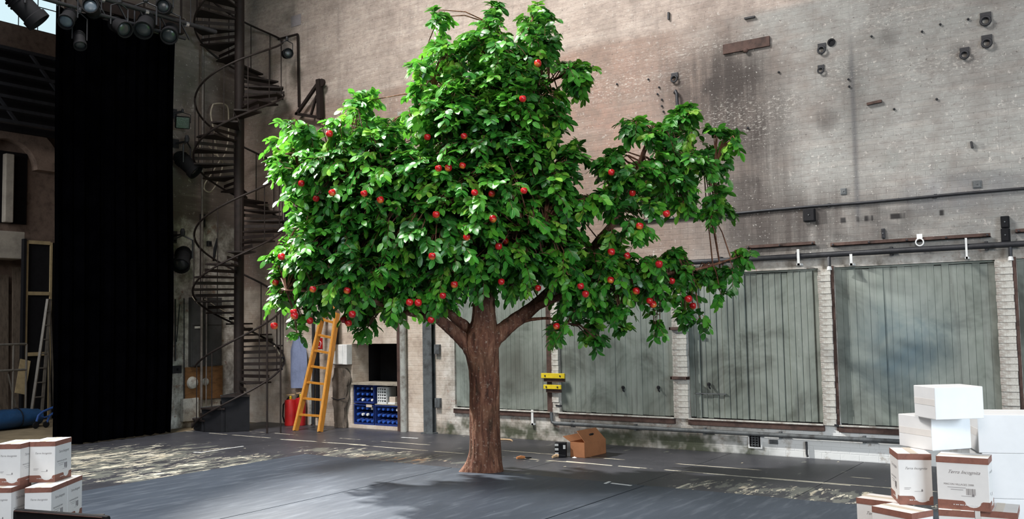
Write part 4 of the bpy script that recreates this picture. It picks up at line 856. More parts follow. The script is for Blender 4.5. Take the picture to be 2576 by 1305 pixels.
# ------------------------------------------------------------------ spiral stair in the corner
M_STAIR = simple('sooty_brown_iron', (0.020, 0.012, 0.010), 0.65, 0.3, 0.5, 10)
SXC, SYC, SRAD = -13.13, 10.66, 0.76
st = thing('spiral_staircase', 'dark iron spiral staircase climbing the corner left of the tree', 'staircase', (SXC, SYC, 0))
MB().lathe([(.085, 0), (.085, 8.9)], (SXC, SYC, -.02), 18).build('centre_post', M_STAIR, st, True)
NT = 43; A0 = R(34.6); ZT = lambda i: 0.2 * (i + 1); AT = lambda z: A0 + (z - 3.46) / 2.35 * 2 * math.pi
def sp(r, a, z): return Vector((SXC + r * math.cos(a), SYC + r * math.sin(a), z))
wm = None
for i in range(NT):
    z = ZT(i); a = AT(z)
    if wm is None:
        poly = [Vector((.07 * math.cos(t), .07 * math.sin(t), 0)) for t in (R(-20), R(20))] + [Vector((SRAD * math.cos(t), SRAD * math.sin(t), 0)) for t in (R(18), R(9), 0, R(-9), R(-18))]
        tr = MB().prism(poly, (0, 0, .028)).build('tread', M_STAIR, st, local=True); wm = tr.data
        ri = MB().bar((.07, -.02, -.085), (SRAD - .02, -.235, -.085), .010, .055).build('riser_rib', M_STAIR, tr, local=True); rm = ri.data
        bl = MB().tube([(SRAD - .015, 0, 0), (SRAD - .015, 0, .92)], .009, 6).build('baluster', M_STAIR, st, True, True); bmh = bl.data
        tr.location = (0, 0, z - .028); tr.rotation_euler = (0, 0, a); bl.location = (0, 0, z); bl.rotation_euler = (0, 0, a)
    else:
        tr = share(wm, 'tread', (0, 0, z - .028), st, (0, 0, a)); share(rm, 'riser_rib', (0, 0, 0), tr); share(bmh, 'baluster', (0, 0, z), st, (0, 0, a))
hel = lambda r, dz, z0, z1, n: [sp(r, AT(z0 + (z1 - z0) * i / n), z0 + dz + (z1 - z0) * i / n) for i in range(n + 1)]
MB().tube(hel(SRAD - .015, .92, .15, 7.9, 170), .018, 8).build('handrail', M_STAIR, st, True)
MB().tube(hel(SRAD + .005, -.05, .1, 8.6, 180), .018, 6).build('stringer', M_STAIR, st, True)
for k in range(3):
    z = ZT(k); a = AT(z)
    MB().prism([sp(.09, a - R(20), 0.005), sp(SRAD - .02, a - R(18), 0.005), sp(SRAD - .02, a + R(18), 0.005), sp(.09, a + R(20), 0.005)], (0, 0, z - .035)).build('solid_step', M_BLACK, st)
    MB().bar(sp(.10, a - R(18), z + .004), sp(SRAD - .01, a - R(18), z + .004), .014, .010).build('nosing', M_GREYSTEEL, st)
t = thing('gallery', 'dark steel gallery deck high on the wall between curtain and stair', 'gallery', (XB, 9.2, 6.8))
MB().bb(XB + .001, -13.62, 8.35, 9.86, 6.98, 7.06).build('deck', M_STAIR, t)
for y in (8.5, 8.95, 9.4, 9.80): MB().bb(XB + .001, -13.62, y - .04, y + .04, 6.80, 6.98).build('joist', M_STAIR, t)
MB().bb(-13.67, -13.60, 8.35, 9.86, 6.82, 7.08).build('edge_beam', M_STAIR, t)
for y in (8.4, 9.1, 9.82): MB().tube([(-13.64, y, 7.08), (-13.64, y, 8.05)], .018, 8).build('rail_post', M_STAIR, t, True)
for z in (7.55, 8.05): MB().tube([(-13.64, 8.4, z), (-13.64, 9.82, z)], .016, 8).build('guard_rail', M_STAIR, t, True)
# ------------------------------------------------------------------ poles, panels and lamps on the back wall
def vpole(u, v, z1, r, lb, m, dx=0.0, z0=0.0):
    p = onz(u, v) if dx == 0 else onx(u, 700, dx)
    tag(MB().tube([(p.x, p.y, z0), (p.x, p.y, z1)], r, 10).build('pole', m, None, True), lb, 'pole', 'upright poles by the stair')
M_POLE = simple('worn_grey_pole', (0.16, 0.14, 0.125), 0.55, 0.3, 0.45, 12)
vpole(508, 1082, 8.6, .024, 'tall grey scaffold pole left of the spiral stair', M_POLE, -14.02)
vpole(520, 1081, 2.9, .013, 'thin pole just right of the tall grey one', M_POLE, -14.02)
vpole(706, 1089, 2.2, .013, 'thin dark pole right of the stair foot beside the red extinguisher', M_STAIR)
vpole(672, 1090, 2.0, .016, 'dark pole in front of the right flank of the stair', M_STAIR)
def back_box(name, lb, cat, u0, v0, u1, v1, dep, m, group=None):
    a, b = onx(u0, v0), onx(u1, v1); t = thing(name, lb, cat, (XB, (a.y + b.y) / 2, b.z), 0, group)
    MB().bb(XB + .001, XB + dep, a.y, b.y, b.z, a.z, .006).build('body', m, t); return t, a, b
M_CAB = simple('dark_grey_cabinet', (0.055, 0.055, 0.055), 0.5, 0.1, 0.35, 6)
t, a, b = back_box('wall_cabinet', 'tall dark grey cabinet on the wall behind the stair', 'cabinet', 474, 748, 549, 918, .10, M_CAB)
d = MB().bb(XB + .10, XB + .115, a.y + .02, b.y - .02, b.z + .02, b.z + (a.z - b.z) * .58, .003).build('door', M_CAB, t); MB().bb(XB + .115, XB + .125, a.y + .05, a.y + .16, b.z + (a.z - b.z) * .55, b.z + (a.z - b.z) * .565 + .02).build('name_plate', M_LIME, d)
MB().bb(XB + .10, XB + .115, a.y + .02, b.y - .02, b.z + (a.z - b.z) * .6, a.z - .02, .003).build('door', M_CAB, t)
M_OAK = simple('stained_oak_board', (0.20, 0.095, 0.035), 0.6, 0, 0.45, 7, 0.4, 0.2, None, (1, 1, 3))
t, a, b = back_box('wooden_board', 'brown wooden board low on the wall under the grey cabinet', 'board', 462, 924, 556, 1000, .05, M_OAK)
MB().lathe([(.11, 0), (.10, .04), (.05, .07)], (XB + .05, a.y + .14, (a.z + b.z) / 2 + .02), 16, (1, 0, 0)).build('cast_boss', M_LIME, t, True)
MB().lathe([(.07, 0), (.06, .03), (.03, .05)], (XB + .05, a.y + .42, (a.z + b.z) / 2 + .02), 14, (1, 0, 0)).build('cast_boss', M_LIME, t, True)
t, a, b = back_box('stone_block', 'pale rounded plaster block at the wall foot beside the curtain', 'block', 453, 1003, 492, 1056, .09, M_LIME)
for (u0, v0, u1, v1, lb) in ((429, 599, 440, 612, 'small dark switch high beside the curtain'), (430, 920, 452, 938, 'dark switch box low beside the curtain'), (519, 606, 528, 620, 'small reddish box behind the tall grey pole'), (502, 538, 512, 572, 'dark clamp box on the wall behind the tall pole')):
    t, a, b = back_box('switch_box', lb, 'electrical box', u0, v0, u1, v1, .06, M_DARKSTEEL, 'switch boxes on the back wall'); MB().bb(XB + .06, XB + .07, (a.y + b.y) / 2 - .015, (a.y + b.y) / 2 + .015, (a.z + b.z) / 2 - .02, (a.z + b.z) / 2 + .02).build('toggle', M_BLACK, t)
for (u, v0, v1, dx, lb) in ((441, 752, 908, .06, 'dark iron rod standing at the wall beside the curtain'), (452, 765, 860, .10, 'thin slanting rod beside the dark iron rod'), (463, 750, 1050, .03, 'thin grey conduit down the wall beside the curtain')):
    a, b = onx(u, v0, XB + dx), onx(u - (8 if 'slant' in lb else 0), v1, XB + dx); tag(MB().tube([a, b], .014 if dx == .06 else .009, 8).build('iron_rod', M_DARKSTEEL, None, True), lb, 'rod')
# stage lamps
M_LENS = simple('dull_lamp_glass', (0.035, 0.04, 0.045), 0.25, 0, 0.2, 8, 0.5); M_SILVER = simple('worn_aluminium', (0.45, 0.46, 0.48), 0.35, 0.8, 0.25, 14)
def stage_lamp(p, aim, s, lb, cat='stage lamp', flood=False, hang=0.3, lens=None):
    """A theatre lantern: can, lens, cooling ribs, yoke and hook clamp; p = centre of the can."""
    p = Vector(p); aim = Vector(aim).normalized(); side = aim.cross(Vector((0, 0, 1))).normalized()
    t = thing('floodlight' if flood else 'stage_lamp', lb, cat, tuple(p), 0, 'theatre lamps')
    if flood:
        m = Matrix((aim, side, side.cross(aim))).transposed()
        MB().box(p, (.16 * s, .34 * s, .30 * s), m, .02).build('housing', M_BLACK, t); MB().box(p + aim * .085 * s, (.012, .30 * s, .26 * s), m).build('lens', lens or M_LENS, t)
        r = .19 * s
    else:
        MB().lathe([(.05 * s, -.20 * s), (.085 * s, -.17 * s), (.10 * s, -.05 * s), (.10 * s, .10 * s), (.115 * s, .11 * s), (.115 * s, .18 * s), (.10 * s, .18 * s), (.095 * s, .12 * s)], p, 16, tuple(aim)).build('can', M_BLACK, t, True)
        MB().lathe([(.094 * s, .13 * s), (.08 * s, .145 * s), (.04 * s, .155 * s)], p, 16, tuple(aim)).build('lens', lens or M_LENS, t, True)
        for k in (-.12, -.09, -.06): MB().lathe([(.108 * s, k * s), (.108 * s, k * s + .008)], p, 16, tuple(aim)).build('cooling_rib', M_BLACK, t)
        r = .125 * s
    top = p + Vector((0, 0, hang * s))
    MB().tube([p + side * r, p + side * r + Vector((0, 0, hang * .8 * s)), top, p - side * r + Vector((0, 0, hang * .8 * s)), p - side * r], .011 * s, 6).build('yoke', M_DARKSTEEL, t)
    MB().lathe([(.03 * s, 0), (.035 * s, .05 * s), (.02 * s, .09 * s)], top, 10).build('clamp', M_DARKSTEEL, t)
    return t
def bracket_arm(p, lb):
    a = Vector((XB, p[1], p[2])); tag(MB().bar(a, Vector(p), .03, .03).bb(XB, XB + .012, p[1] - .06, p[1] + .06, p[2] - .08, p[2] + .08).build('lamp_arm', M_DARKSTEEL), lb, 'bracket', 'lamp arms on the back wall')
p = onx(459, 308, -13.95); stage_lamp(p, (.8, -.45, -.25), .72, 'grey-fronted floodlight beside the curtain, highest on the wall', 'floodlight', True, .25); bracket_arm(p + Vector((-.05, 0, .20)), 'short arm holding the grey-fronted floodlight')
p = onx(470, 412, -13.88); stage_lamp(p, (.55, .35, -.6), 1.3, 'big black stage lamp below the floodlight on the wall'); bracket_arm(p + Vector((0, 0, .40)), 'arm holding the big black stage lamp')
p = onx(459, 650, -13.95); stage_lamp(p, (.5, -.5, -.55), 1.35, 'black stage lamp lowest on the wall beside the curtain'); bracket_arm(p + Vector((0, 0, .42)), 'arm holding the lowest stage lamp')
p = onx(541, 640, -13.9); tag(MB().tube([p + Vector((0, .05, .3)), p + Vector((0, .0, .1)), p + Vector((0, -.03, -.12))], [.015, .03, .02], 8).build('hanging_tool', M_BLACK, None, True), 'black tool hanging in the stairwell behind the pole', 'tool')
# cable coil
M_CABLE = simple('pale_cable', (0.40, 0.35, 0.27), 0.6, 0, 0.25, 20)
def px_curve(pts, X, r, m, name, lb, cat, sm=5):
    P = [onx(u, v, X + random.uniform(-.03, .03)) for u, v in pts]; out = []
    for i in range(len(P) - 1):
        p0, p1, p2, p3 = P[max(i - 1, 0)], P[i], P[i + 1], P[min(i + 2, len(P) - 1)]
        for j in range(sm):
            t = j / sm; out.append(0.5 * ((2 * p1) + (p2 - p0) * t + (2 * p0 - 5 * p1 + 4 * p2 - p3) * t * t + (3 * p1 - p0 - 3 * p2 + p3) * t ** 3))
    out.append(P[-1]); return tag(MB().tube(out, r, 6).build(name, m, None, True), lb, cat)
px_curve([(536, 262), (556, 260), (572, 268), (575, 300), (574, 350), (565, 390), (551, 398), (543, 370), (536, 320), (530, 285), (536, 262)], -14.0, .013, M_CABLE, 'cable_coil', 'pale cable coil hanging beside the tall grey pole', 'cable')
px_curve([(503, 365), (505, 378), (525, 383), (545, 392), (552, 400), (560, 410), (556, 435), (545, 462), (530, 482), (516, 478), (514, 465), (530, 440), (548, 412), (553, 400), (540, 385), (525, 367)], -14.0, .013, M_CABLE, 'cable_coil', 'lower loop of pale cable below the hanging coil', 'cable')
px_curve([(483, 745), (500, 765), (540, 790), (575, 800), (590, 812)], -13.9, .008, M_CABLE, 'slack_cable', 'thin slack cable crossing the grey cabinet', 'cable')
px_curve([(515, 752), (545, 772), (575, 788), (594, 795)], -13.9, .010, M_CABLE, 'slack_cable', 'slack pale cable above the thin one at the stair', 'cable')
px_curve([(690, 870), (700, 885), (709, 900), (712, 918), (706, 935), (705, 950)], -12.6, .012, M_CABLE, 'slack_cable', 'pale cable hanging right of the stair near the blue overall', 'cable')
# ------------------------------------------------------------------ right wall near the corner
def wbar(mb, pts, w, Y): 
    P = [ony(u, v, Y) for u, v in pts]
    for a, b in zip(P[:-1], P[1:]): mb.bar(a, b, w, w)
    return mb
hp = ony(803, 295, YW - .1); t = thing('hoist_bracket', 'dark triangular hoist bracket on the wall above the left of the crown', 'bracket', tuple(hp))
wbar(MB(), [(803, 200), (806, 300)], .09, YW - .1).build('post', M_STAIR, t); wbar(MB(), [(800, 210), (746, 288)], .05, YW - .1).build('brace', M_STAIR, t); wbar(MB(), [(744, 286), (812, 297)], .05, YW - .1).build('arm', M_STAIR, t); wbar(MB(), [(797, 240), (782, 290)], .035, YW - .1).build('brace', M_STAIR, t)
p = ony(810, 208, YW - .1); MB().lathe([(.05, -.02), (.07, -.02), (.07, .02), (.05, .02)], p, 14, (0, -1, 0)).build('pulley', M_STAIR, t, True)
t = thing('angled_rail', 'dark angled conduit rail on the wall right of the stair top', 'pipe', tuple(ony(752, 240, YW - .05))); wbar(MB(), [(700, 99), (749, 86), (752, 270)], .03, YW - .05).build('run', M_STAIR, t)
p = ony(735, 541, YW - .15); t = thing('loudspeaker', 'black loudspeaker on the wall at the left edge of the crown', 'loudspeaker', tuple(p)); MB().box(p, (.22, .2, .28), None, .01).build('cabinet', M_BLACK, t); MB().box(p + Vector((0, -.105, 0)), (.18, .01, .24)).build('grille', M_DARKSTEEL, t)
p = ony(745, 52); tag(MB().box((p.x, YW - .004, p.z), (.26, .006, .2)).build('poster', simple('faded_paper', (0.30, 0.27, 0.28), 0.8)), 'faded blank sheet stuck high on the wall by the stair', 'poster')
p = ony(722, 135, YW - .3); stage_lamp(p, (.8, -.5, -.2), .8, 'small black stage lamp on the stair rail high up')
# ladder
M_LADDER = simple('varnished_orange_wood', (0.50, 0.205, 0.028), 0.4, 0, 0.22, 5, 0.5, 0.08, None, (6, 6, 1)); M_LADDERL = simple('worn_ladder_edge', (0.66, 0.36, 0.10), 0.45, 0, 0.2, 9)
f0, f1 = onz(743, 1083), onz(805, 1086); t0, t1 = ony(815, 778, YW - .10), ony(848, 788, YW - .10)
ld = thing('ladder', 'orange varnished wooden ladder leaning at the wall left of the trunk', 'ladder', tuple((f0 + f1) / 2))
def stile(a, b):
    n = ((b - a).normalized()).cross(Vector((1, 0, 0))).normalized()
    s = MB().bar(a, b, .055, .085, n).build('stile', M_LADDER, ld); MB().bar(a + Vector((.0, -.046, .006)), b + Vector((0, -.046, 0.006)), .014, .012, n).build('groove_line', M_LADDERL, s)
stile(f0, t0); stile(f1, t1)
for k in range(8):
    t = (0.135 + k * 0.138) * .95
    a, b = f0.lerp(t0, t), f1.lerp(t1, t); MB().bar(a, b, .06, .032).build('rung', M_LADDER, ld)
# extinguishers, overall, signs
M_RED = simple('fire_red', (0.42, 0.012, 0.012), 0.4, 0, 0.25, 8, 0.5, 0.05, (0.25, 0.01, 0.01))
def extinguisher(x, y, r, h, lb):
    t = thing('fire_extinguisher', lb, 'fire extinguisher', (x, y, 0), 0, 'red fire extinguishers')
    MB().lathe([(r * .96, .0), (r, .015), (r * .97, .06), (r, .09), (r, h - .03), (r * .93, h), (r * .3, h + .012)], (x, y, .002), 22).build('cylinder', M_RED, t, True)
    MB().lathe([(.02, 0), (.024, .06), (.012, .075)], (x, y, h), 10).build('valve', M_YELLOW, t, True)
    MB().bar((x - .10, y, h + .085), (x + .10, y, h + .10), .022, .022).build('handle', M_TAN, t); MB().tube([(x - .02, y - .02, h + .05), (x - r - .05, y - .03, h * .8), (x - r - .06, y - .03, h * .35), (x - r - .02, y - .03, .05)], .013, 8).build('hose', M_BLACK, t, True)
p = onz(729, 1070); extinguisher(p.x, p.y + .02, .105, .44, 'red fire extinguisher standing left of the ladder')
p = onz(772, 1067); extinguisher(p.x + .03, min(p.y + .1, YW - .13), .09, .47, 'red fire extinguisher half hidden behind the ladder')
M_DENIM = simple('faded_blue_cloth', (0.20, 0.235, 0.36), 0.85, 0, 0.25, 5, 0.2, 0.2)
a, b = ony(750, 850, YW - .1), ony(752, 975, YW - .1); cx = a.x; n = 26; vs, fs = [], []; rows = 14
for i in range(rows):
    s = i / (rows - 1); z = a.z + .06 + (b.z - a.z - .06) * s; wd = (.07 + .12 * min(1, s * 3)) * (1 - .35 * max(0, s - .6) / .4)
    for k in range(n):
        an = 2 * math.pi * k / n; fold = 1 + .22 * math.sin(3 * an + 1.5 * s) + .10 * math.sin(7 * an + 4 * s)
        vs.append((cx + wd * math.cos(an) * fold + .02 * s, min(YW - .004, YW - .12 + .075 * math.sin(an) * fold * (.6 + .4 * s)), z))
fs = [(i * n + k, i * n + (k + 1) % n, (i + 1) * n + (k + 1) % n, (i + 1) * n + k) for i in range(rows - 1) for k in range(n)] + [tuple(range(n))[::-1], tuple((rows - 1) * n + k for k in range(n))]
t = thing('blue_overall', 'faded blue work overall hanging on the wall behind the ladder', 'clothing', (cx, YW - .1, b.z)); MB().add(vs, fs).build('cloth', M_DENIM, t, True)
MB().tube([(cx, YW - .0, a.z + .08), (cx, YW - .10, a.z + .08), (cx, YW - .11, a.z + .05)], .008, 6).build('hook', M_DARKSTEEL, t)
MB().box((cx + .05, YW - .10, b.z + .06), (.06, .06, .14), None, .02).build('dark_cuff', M_BLACK, t)
def wsign(u0, v0, u1, v1, name, lb, cat, m, dep=.008):
    a, b = ony(u0, v0), ony(u1, v1); t = thing(name, lb, cat, ((a.x + b.x) / 2, YW, b.z)); MB().bb(a.x, b.x, YW - dep, YW - .001, b.z, a.z).build('panel', m, t); return t, a, b
t, a, b = wsign(796, 850, 812, 878, 'fire_sign', 'red fire hose sign with white arc behind the ladder', 'sign', M_RED)
cx, cz = (a.x + b.x) / 2, (a.z + b.z) / 2
MB().tube([(cx + .045 * math.cos(k), YW - .010, cz + .045 * math.sin(k)) for k in [R(-60 + 20 * i) for i in range(13)]], .007, 5).tube([(cx - .03, YW - .010, cz - .06), (cx + .03, YW - .010, cz - .06)], .006, 5).build('white_hose_symbol', M_WHITE, t)
t, a, b = wsign(797, 877, 812, 888, 'paper_notice', 'small white notice under the red fire sign', 'notice', M_PAPER)
t, a, b = wsign(836, 866, 847, 892, 'fire_sign', 'narrow red sign on the wall just right of the ladder', 'sign', M_RED); MB().bb(a.x + .02, b.x - .02, YW - .010, YW - .008, b.z + .06, b.z + .10).build('white_mark', M_WHITE, t)
a, b = ony(841, 866), ony(886, 916); t = thing('wall_cabinet', 'white fuse cabinet on the wall left of the niche', 'cabinet', ((a.x + b.x) / 2, YW, b.z))
MB().bb(a.x + .03, b.x, YW - .13, YW - .001, b.z, a.z, .005).build('case', M_WHITE, t); dd = MB().bb(a.x + .04, b.x - .09, YW - .14, YW - .131, b.z + .01, a.z - .01, .002).build('door', M_WHITE, t); MB().bb(a.x + .10, a.x + .17, YW - .143, YW - .14, a.z - .10, a.z - .05).build('yellow_sticker', M_YELLOW, dd)
for (u, v0, v1, r, lb, m) in ((787, 790, 1068, .022, 'dark cable duct down the wall behind the ladder', M_DARKSTEEL), (797, 880, 1050, .030, 'black cable bundle behind the ladder rungs', M_BLACK), (780, 955, 1066, .026, 'pale pipe at the wall foot behind the ladder', M_PALEP), (846, 795, 866, .028, 'dark downpipe above the white fuse cabinet', M_STAIR)):
    a, b = ony(u, v0, YW - .05), ony(u + 1, v1, YW - .05); tag(MB().tube([a, (a + b) / 2 + Vector((.01, 0, 0)), b], r, 10).build('wall_pipe', m, None, True), lb, 'pipe')
p = ony(849, 937, YW - .06); t = thing('gauge', 'round gauge with a shiny centre left of the niche', 'gauge', tuple(p)); MB().lathe([(.07, 0), (.075, .04), (.06, .05)], p + Vector((0, .05, 0)), 16, (0, -1, 0)).build('rim', M_BLACK, t, True); MB().lathe([(.03, 0), (.025, .015), (.008, .02)], p, 12, (0, -1, 0)).build('knob', M_SILVER, t, True)
M_SACK = simple('dirty_brown_tarpaulin', (0.12, 0.095, 0.075), 0.75, 0, 0.55, 5, 0.3, 0.4); n = 34; rows = 22; vs = []
a, b = ony(850, 925, YW - .08), ony(850, 1066, YW - .08)
for i in range(rows):
    s = i / (rows - 1); z = a.z + (.004 - a.z) * s; wd = .16 + .035 * math.sin(5 * s + 1) - .05 * max(0, .2 - s) / .2
    for k in range(n):
        an = 2 * math.pi * k / n; q = 1 + .32 * mnoise.fractal(Vector((math.cos(an) * 2.2, math.sin(an) * 2.2, s * 4.5)), 1.0, 2.0, 3)
        vs.append((a.x + .05 + wd * math.cos(an) * q + .02 * math.sin(s * 7), min(YW - .002, YW - .07 + .062 * math.sin(an) * q), z))
t = thing('tarpaulin', 'crumpled brown tarpaulin slumped between ladder and niche', 'tarpaulin', (a.x, YW - .12, 0)); MB().add(vs, [(i * n + k, i * n + (k + 1) % n, (i + 1) * n + (k + 1) % n, (i + 1) * n + k) for i in range(rows - 1) for k in range(n)] + [tuple(range(n))[::-1], tuple((rows - 1) * n + k for k in range(n))]).build('sheet', M_SACK, t, True)
MB().tube([(a.x - .1, YW - .13, .5), (a.x + .05, YW - .15, .47), (a.x + .2, YW - .12, .5)], .008, 6).build('cord', M_DARKSTEEL, t)
# ------------------------------------------------------------------ black curtain and lighting bar
g = NG('black_wool_drape'); co = wpos(g); g_c = g.ramp(g.noise(co, 3, 4), (0.3, (0.0003, 0.0003, 0.0005)), (0.7, (0.0009, 0.0009, 0.0014)))
M_DRAPE = g.done(g.pbsdf(g_c, 1.0, 0, 0.0))
XC = -13.44; ya_, yb_ = onx(133, 1100, XC).y, onx(433, 700, XC).y
NX, NZ = 150, 24; vs = []
def dr(s, z, back): 
    f = math.sin(s * 62 + 1.2 * math.sin(s * 9)) * .045 + math.sin(s * 151) * .012
    x = XC + f * (0.55 + 0.45 * (1 - z / 6.6)) + (-.012 if back else 0); sway = .03 * math.sin(z * .9) * (1 if s > .5 else .4)
    return (x, ya_ + (yb_ - ya_) * s + sway + (.04 * (s - .5) * 2 * (z / 6.6)), z)
for bk in (0, 1):
    for j in range(NZ + 1):
        z = .012 + .025 * abs(math.sin(j)) * (j == 0) + (6.62 - .012) * j / NZ
        for i in range(NX + 1):
            q = dr(i / NX, z, bk)
            if j == 0: q = (q[0], q[1], .012 + .03 * abs(math.sin(i * .21)) * (i / NX))
            vs.append(q)
S = (NX + 1) * (NZ + 1); ix = lambda b, j, i: b * S + j * (NX + 1) + i
fs = [(ix(0, j, i), ix(0, j, i + 1), ix(0, j + 1, i + 1), ix(0, j + 1, i)) for j in range(NZ) for i in range(NX)] + [(ix(1, j, i), ix(1, j + 1, i), ix(1, j + 1, i + 1), ix(1, j, i + 1)) for j in range(NZ) for i in range(NX)]
fs += [(ix(0, j, 0), ix(0, j + 1, 0), ix(1, j + 1, 0), ix(1, j, 0)) for j in range(NZ)] + [(ix(0, j, NX), ix(1, j, NX), ix(1, j + 1, NX), ix(0, j + 1, NX)) for j in range(NZ)] + [(ix(0, 0, i), ix(1, 0, i), ix(1, 0, i + 1), ix(0, 0, i + 1)) for i in range(NX)] + [(ix(0, NZ, i), ix(0, NZ, i + 1), ix(1, NZ, i + 1), ix(1, NZ, i)) for i in range(NX)]
tag(MB().add(vs, fs).build('stage_curtain', M_DRAPE, None, True), 'tall black stage curtain hanging to the floor at left', 'curtain')
M_DIM = simple('bluish_lamp_glass', (0.10, 0.13, 0.16), 0.3, 0, 0.2, 8, 0.5)
XT = -12.75; p0, p1 = onx(300, 8, XT), onx(420, 44, XT); zt = (p0.z + p1.z) / 2
ba, bb_ = onx(-60, 0, XT).y, 9.86
t = thing('lighting_bar', 'dark double lighting bar above the black curtain', 'lighting bar', (XT, 9, zt))
MB().tube([(XT, ba, zt), (XT, bb_, zt)], .035, 12).build('upper_tube', M_DARKSTEEL, t, True); MB().tube([(XT, ba, zt - .26), (XT, bb_ - .6, zt - .26)], .028, 12).build('lower_tube', M_DARKSTEEL, t, True)
for k in range(9):
    y = ba + .2 + (bb_ - ba - .9) * k / 8; MB().bar((XT, y, zt), (XT, y + .18, zt - .26), .02, .02).build('lattice_strut', M_DARKSTEEL, t)
for k in range(5):
    y = ba + .3 + (bb_ - ba - .9) * k / 4; MB().lathe([(.045, 0), (.045, .05)], (XT, y, zt - .02), 10, (0, 1, 0)).build('coupler', M_SILVER, t)
for y in (ba + 1.0, bb_ - .5): MB().tube([(XT, y, zt), (XT, y, 10.5)], .006, 6).build('suspension_wire', M_DARKSTEEL, t)
for i, (u, v, aim, s, ln, lb) in enumerate(((62, 18, (.3, .6, -.7), 1.5, M_LENS, 'round black lamp on the bar in front of the bright window'), (172, 44, (.5, -.5, -.6), 1.0, M_DIM, 'lamp with a shiny rim at the left end above the curtain'), (232, 24, (.7, -.6, .0), 1.0, M_DIM, 'lamp with a bluish front on the bar above the curtain'), (300, 66, (.5, -.4, -.7), 1.1, M_LENS, 'black lamp hanging left of the blue one on the bar'), (366, 62, (.5, -.5, -.6), 1.3, M_LENS, 'big dark lamp on the bar near the right half of the curtain'), (428, 82, (.6, -.5, -.5), 1.2, M_LENS, 'lamp with grey glass over the right edge of the curtain'), (200, 100, (.5, -.2, -.8), .8, M_LENS, 'small dark lamp pointing down at the left part of the curtain'), (415, 18, (.6, -.6, -.2), 1.0, M_LENS, 'lamp standing on the bar at the right end'))):
    p = onx(u, v, XT + .02)
    if i == 3:      # the one lantern that is switched on: it rakes the crown from the left
        aim = tuple(tp(900, 430) - p); l = bpy.data.lights.new('lantern_beam', 'SPOT'); l.energy = 17000; l.color = (1.0, 0.98, 0.94); l.spot_size = R(58); l.spot_blend = 0.6; l.shadow_soft_size = 0.10
        lo = bpy.data.objects.new('lantern_beam', l); COL.objects.link(lo); lo.location = p + Vector(aim).normalized() * .30; lo.rotation_euler = Vector(aim).to_track_quat('-Z', 'Y').to_euler()
    stage_lamp(p, aim, s, lb, hang=max(.28, min(.5, (zt - p.z) / s)) if p.z < zt else .28, lens=ln)
# ------------------------------------------------------------------ the bay behind the curtain
XG = -17.4; a, b = onx(0, 100, XG), onx(0, 300, XG)
t = thing('gantry', 'dark louvred steel gantry across the side bay', 'gantry', (XG, 9, b.z))
MB().bb(XG - .5, XG - .4, 4.0, 11.85, b.z - .1, a.z).build('web', M_VOID, t); 
for k in range(7):
    z = b.z + (a.z - b.z) * k / 6.5; MB().bb(XG - .12, XG, 4.0, 11.85, z - .03, z + .03).build('rail', M_DARKSTEEL, t)
for k in range(5): MB().bar((XG - .05, 5 + k * 1.4, a.z - .1), (XG - .05, 6.2 + k * 1.4, b.z), .05, .05).build('diagonal', M_DARKSTEEL, t)
XA = XF + .02
M_PLAST = simple('pinkish_plaster', (0.30, 0.22, 0.175), 0.85, 0, 0.4, 5, 0.2, 0.3); M_CONC = simple('pale_concrete', (0.42, 0.38, 0.32), 0.85, 0, 0.3, 4, 0.2, 0.2)
c = onx(5, 420, XA); ro = (onx(5, 300, XA) - c).length; ri = ro - .42; ar = MB(); n = 24
P = [(XA, c.y + ro * 1.15 * math.cos(math.pi * i / n), c.z + ro * math.sin(math.pi * i / n)) for i in range(n + 1)] + [(XA, c.y + ri * 1.1 * math.cos(math.pi * (n - i) / n), c.z + ri * math.sin(math.pi * (n - i) / n)) for i in range(n + 1)]
for i in range(n):
    q = [P[i], P[i + 1], P[2 * n + 1 - i - 1], P[2 * n + 1 - i]]; ar.prism(q, (.22, 0, 0))
struct('trim_1', ar, M_PLAST, 'plastered arch ring on the wall of the side bay')
struct('trim_2', MB().bb(XA - .01, XA + .03, c.y - ri * 1.05, c.y + ri * .9, onx(0, 560, XA).z, c.z + ri * .6), M_VOID, 'black panel painted as the shade of the arch opening')  # flat black sheet in place of a shaded opening
a, b = onx(14, 385, XA + .2), onx(33, 560, XA + .2); tag(MB().bb(XA + .08, XA + .22, a.y, b.y, b.z, a.z, .02).build('pale_post', M_CONC), 'pale lit post in the arch opening of the bay', 'post')
a, b = onx(-200, 565, XA + .5), onx(63, 652, XA + .5); tag(MB().bb(XA, XA + .5, a.y, b.y, b.z, a.z, .02).build('balcony_slab', M_CONC), 'pale concrete balcony slab on the bay wall', 'slab')
a, b = onx(95, 610, XA), onx(130, 400, XA)
M_OLDW = simple('old_dark_timber', (0.075, 0.052, 0.038), 0.75, 0, 0.5, 6, 0.3, 0.2, None, (4, 4, 1)); M_OLDW2 = simple('old_grey_timber', (0.16, 0.125, 0.095), 0.75, 0, 0.45, 6, 0.3, 0.2, None, (4, 4, 1)); M_PALEW = simple('pale_new_timber', (0.46, 0.36, 0.20), 0.6, 0, 0.25, 8)
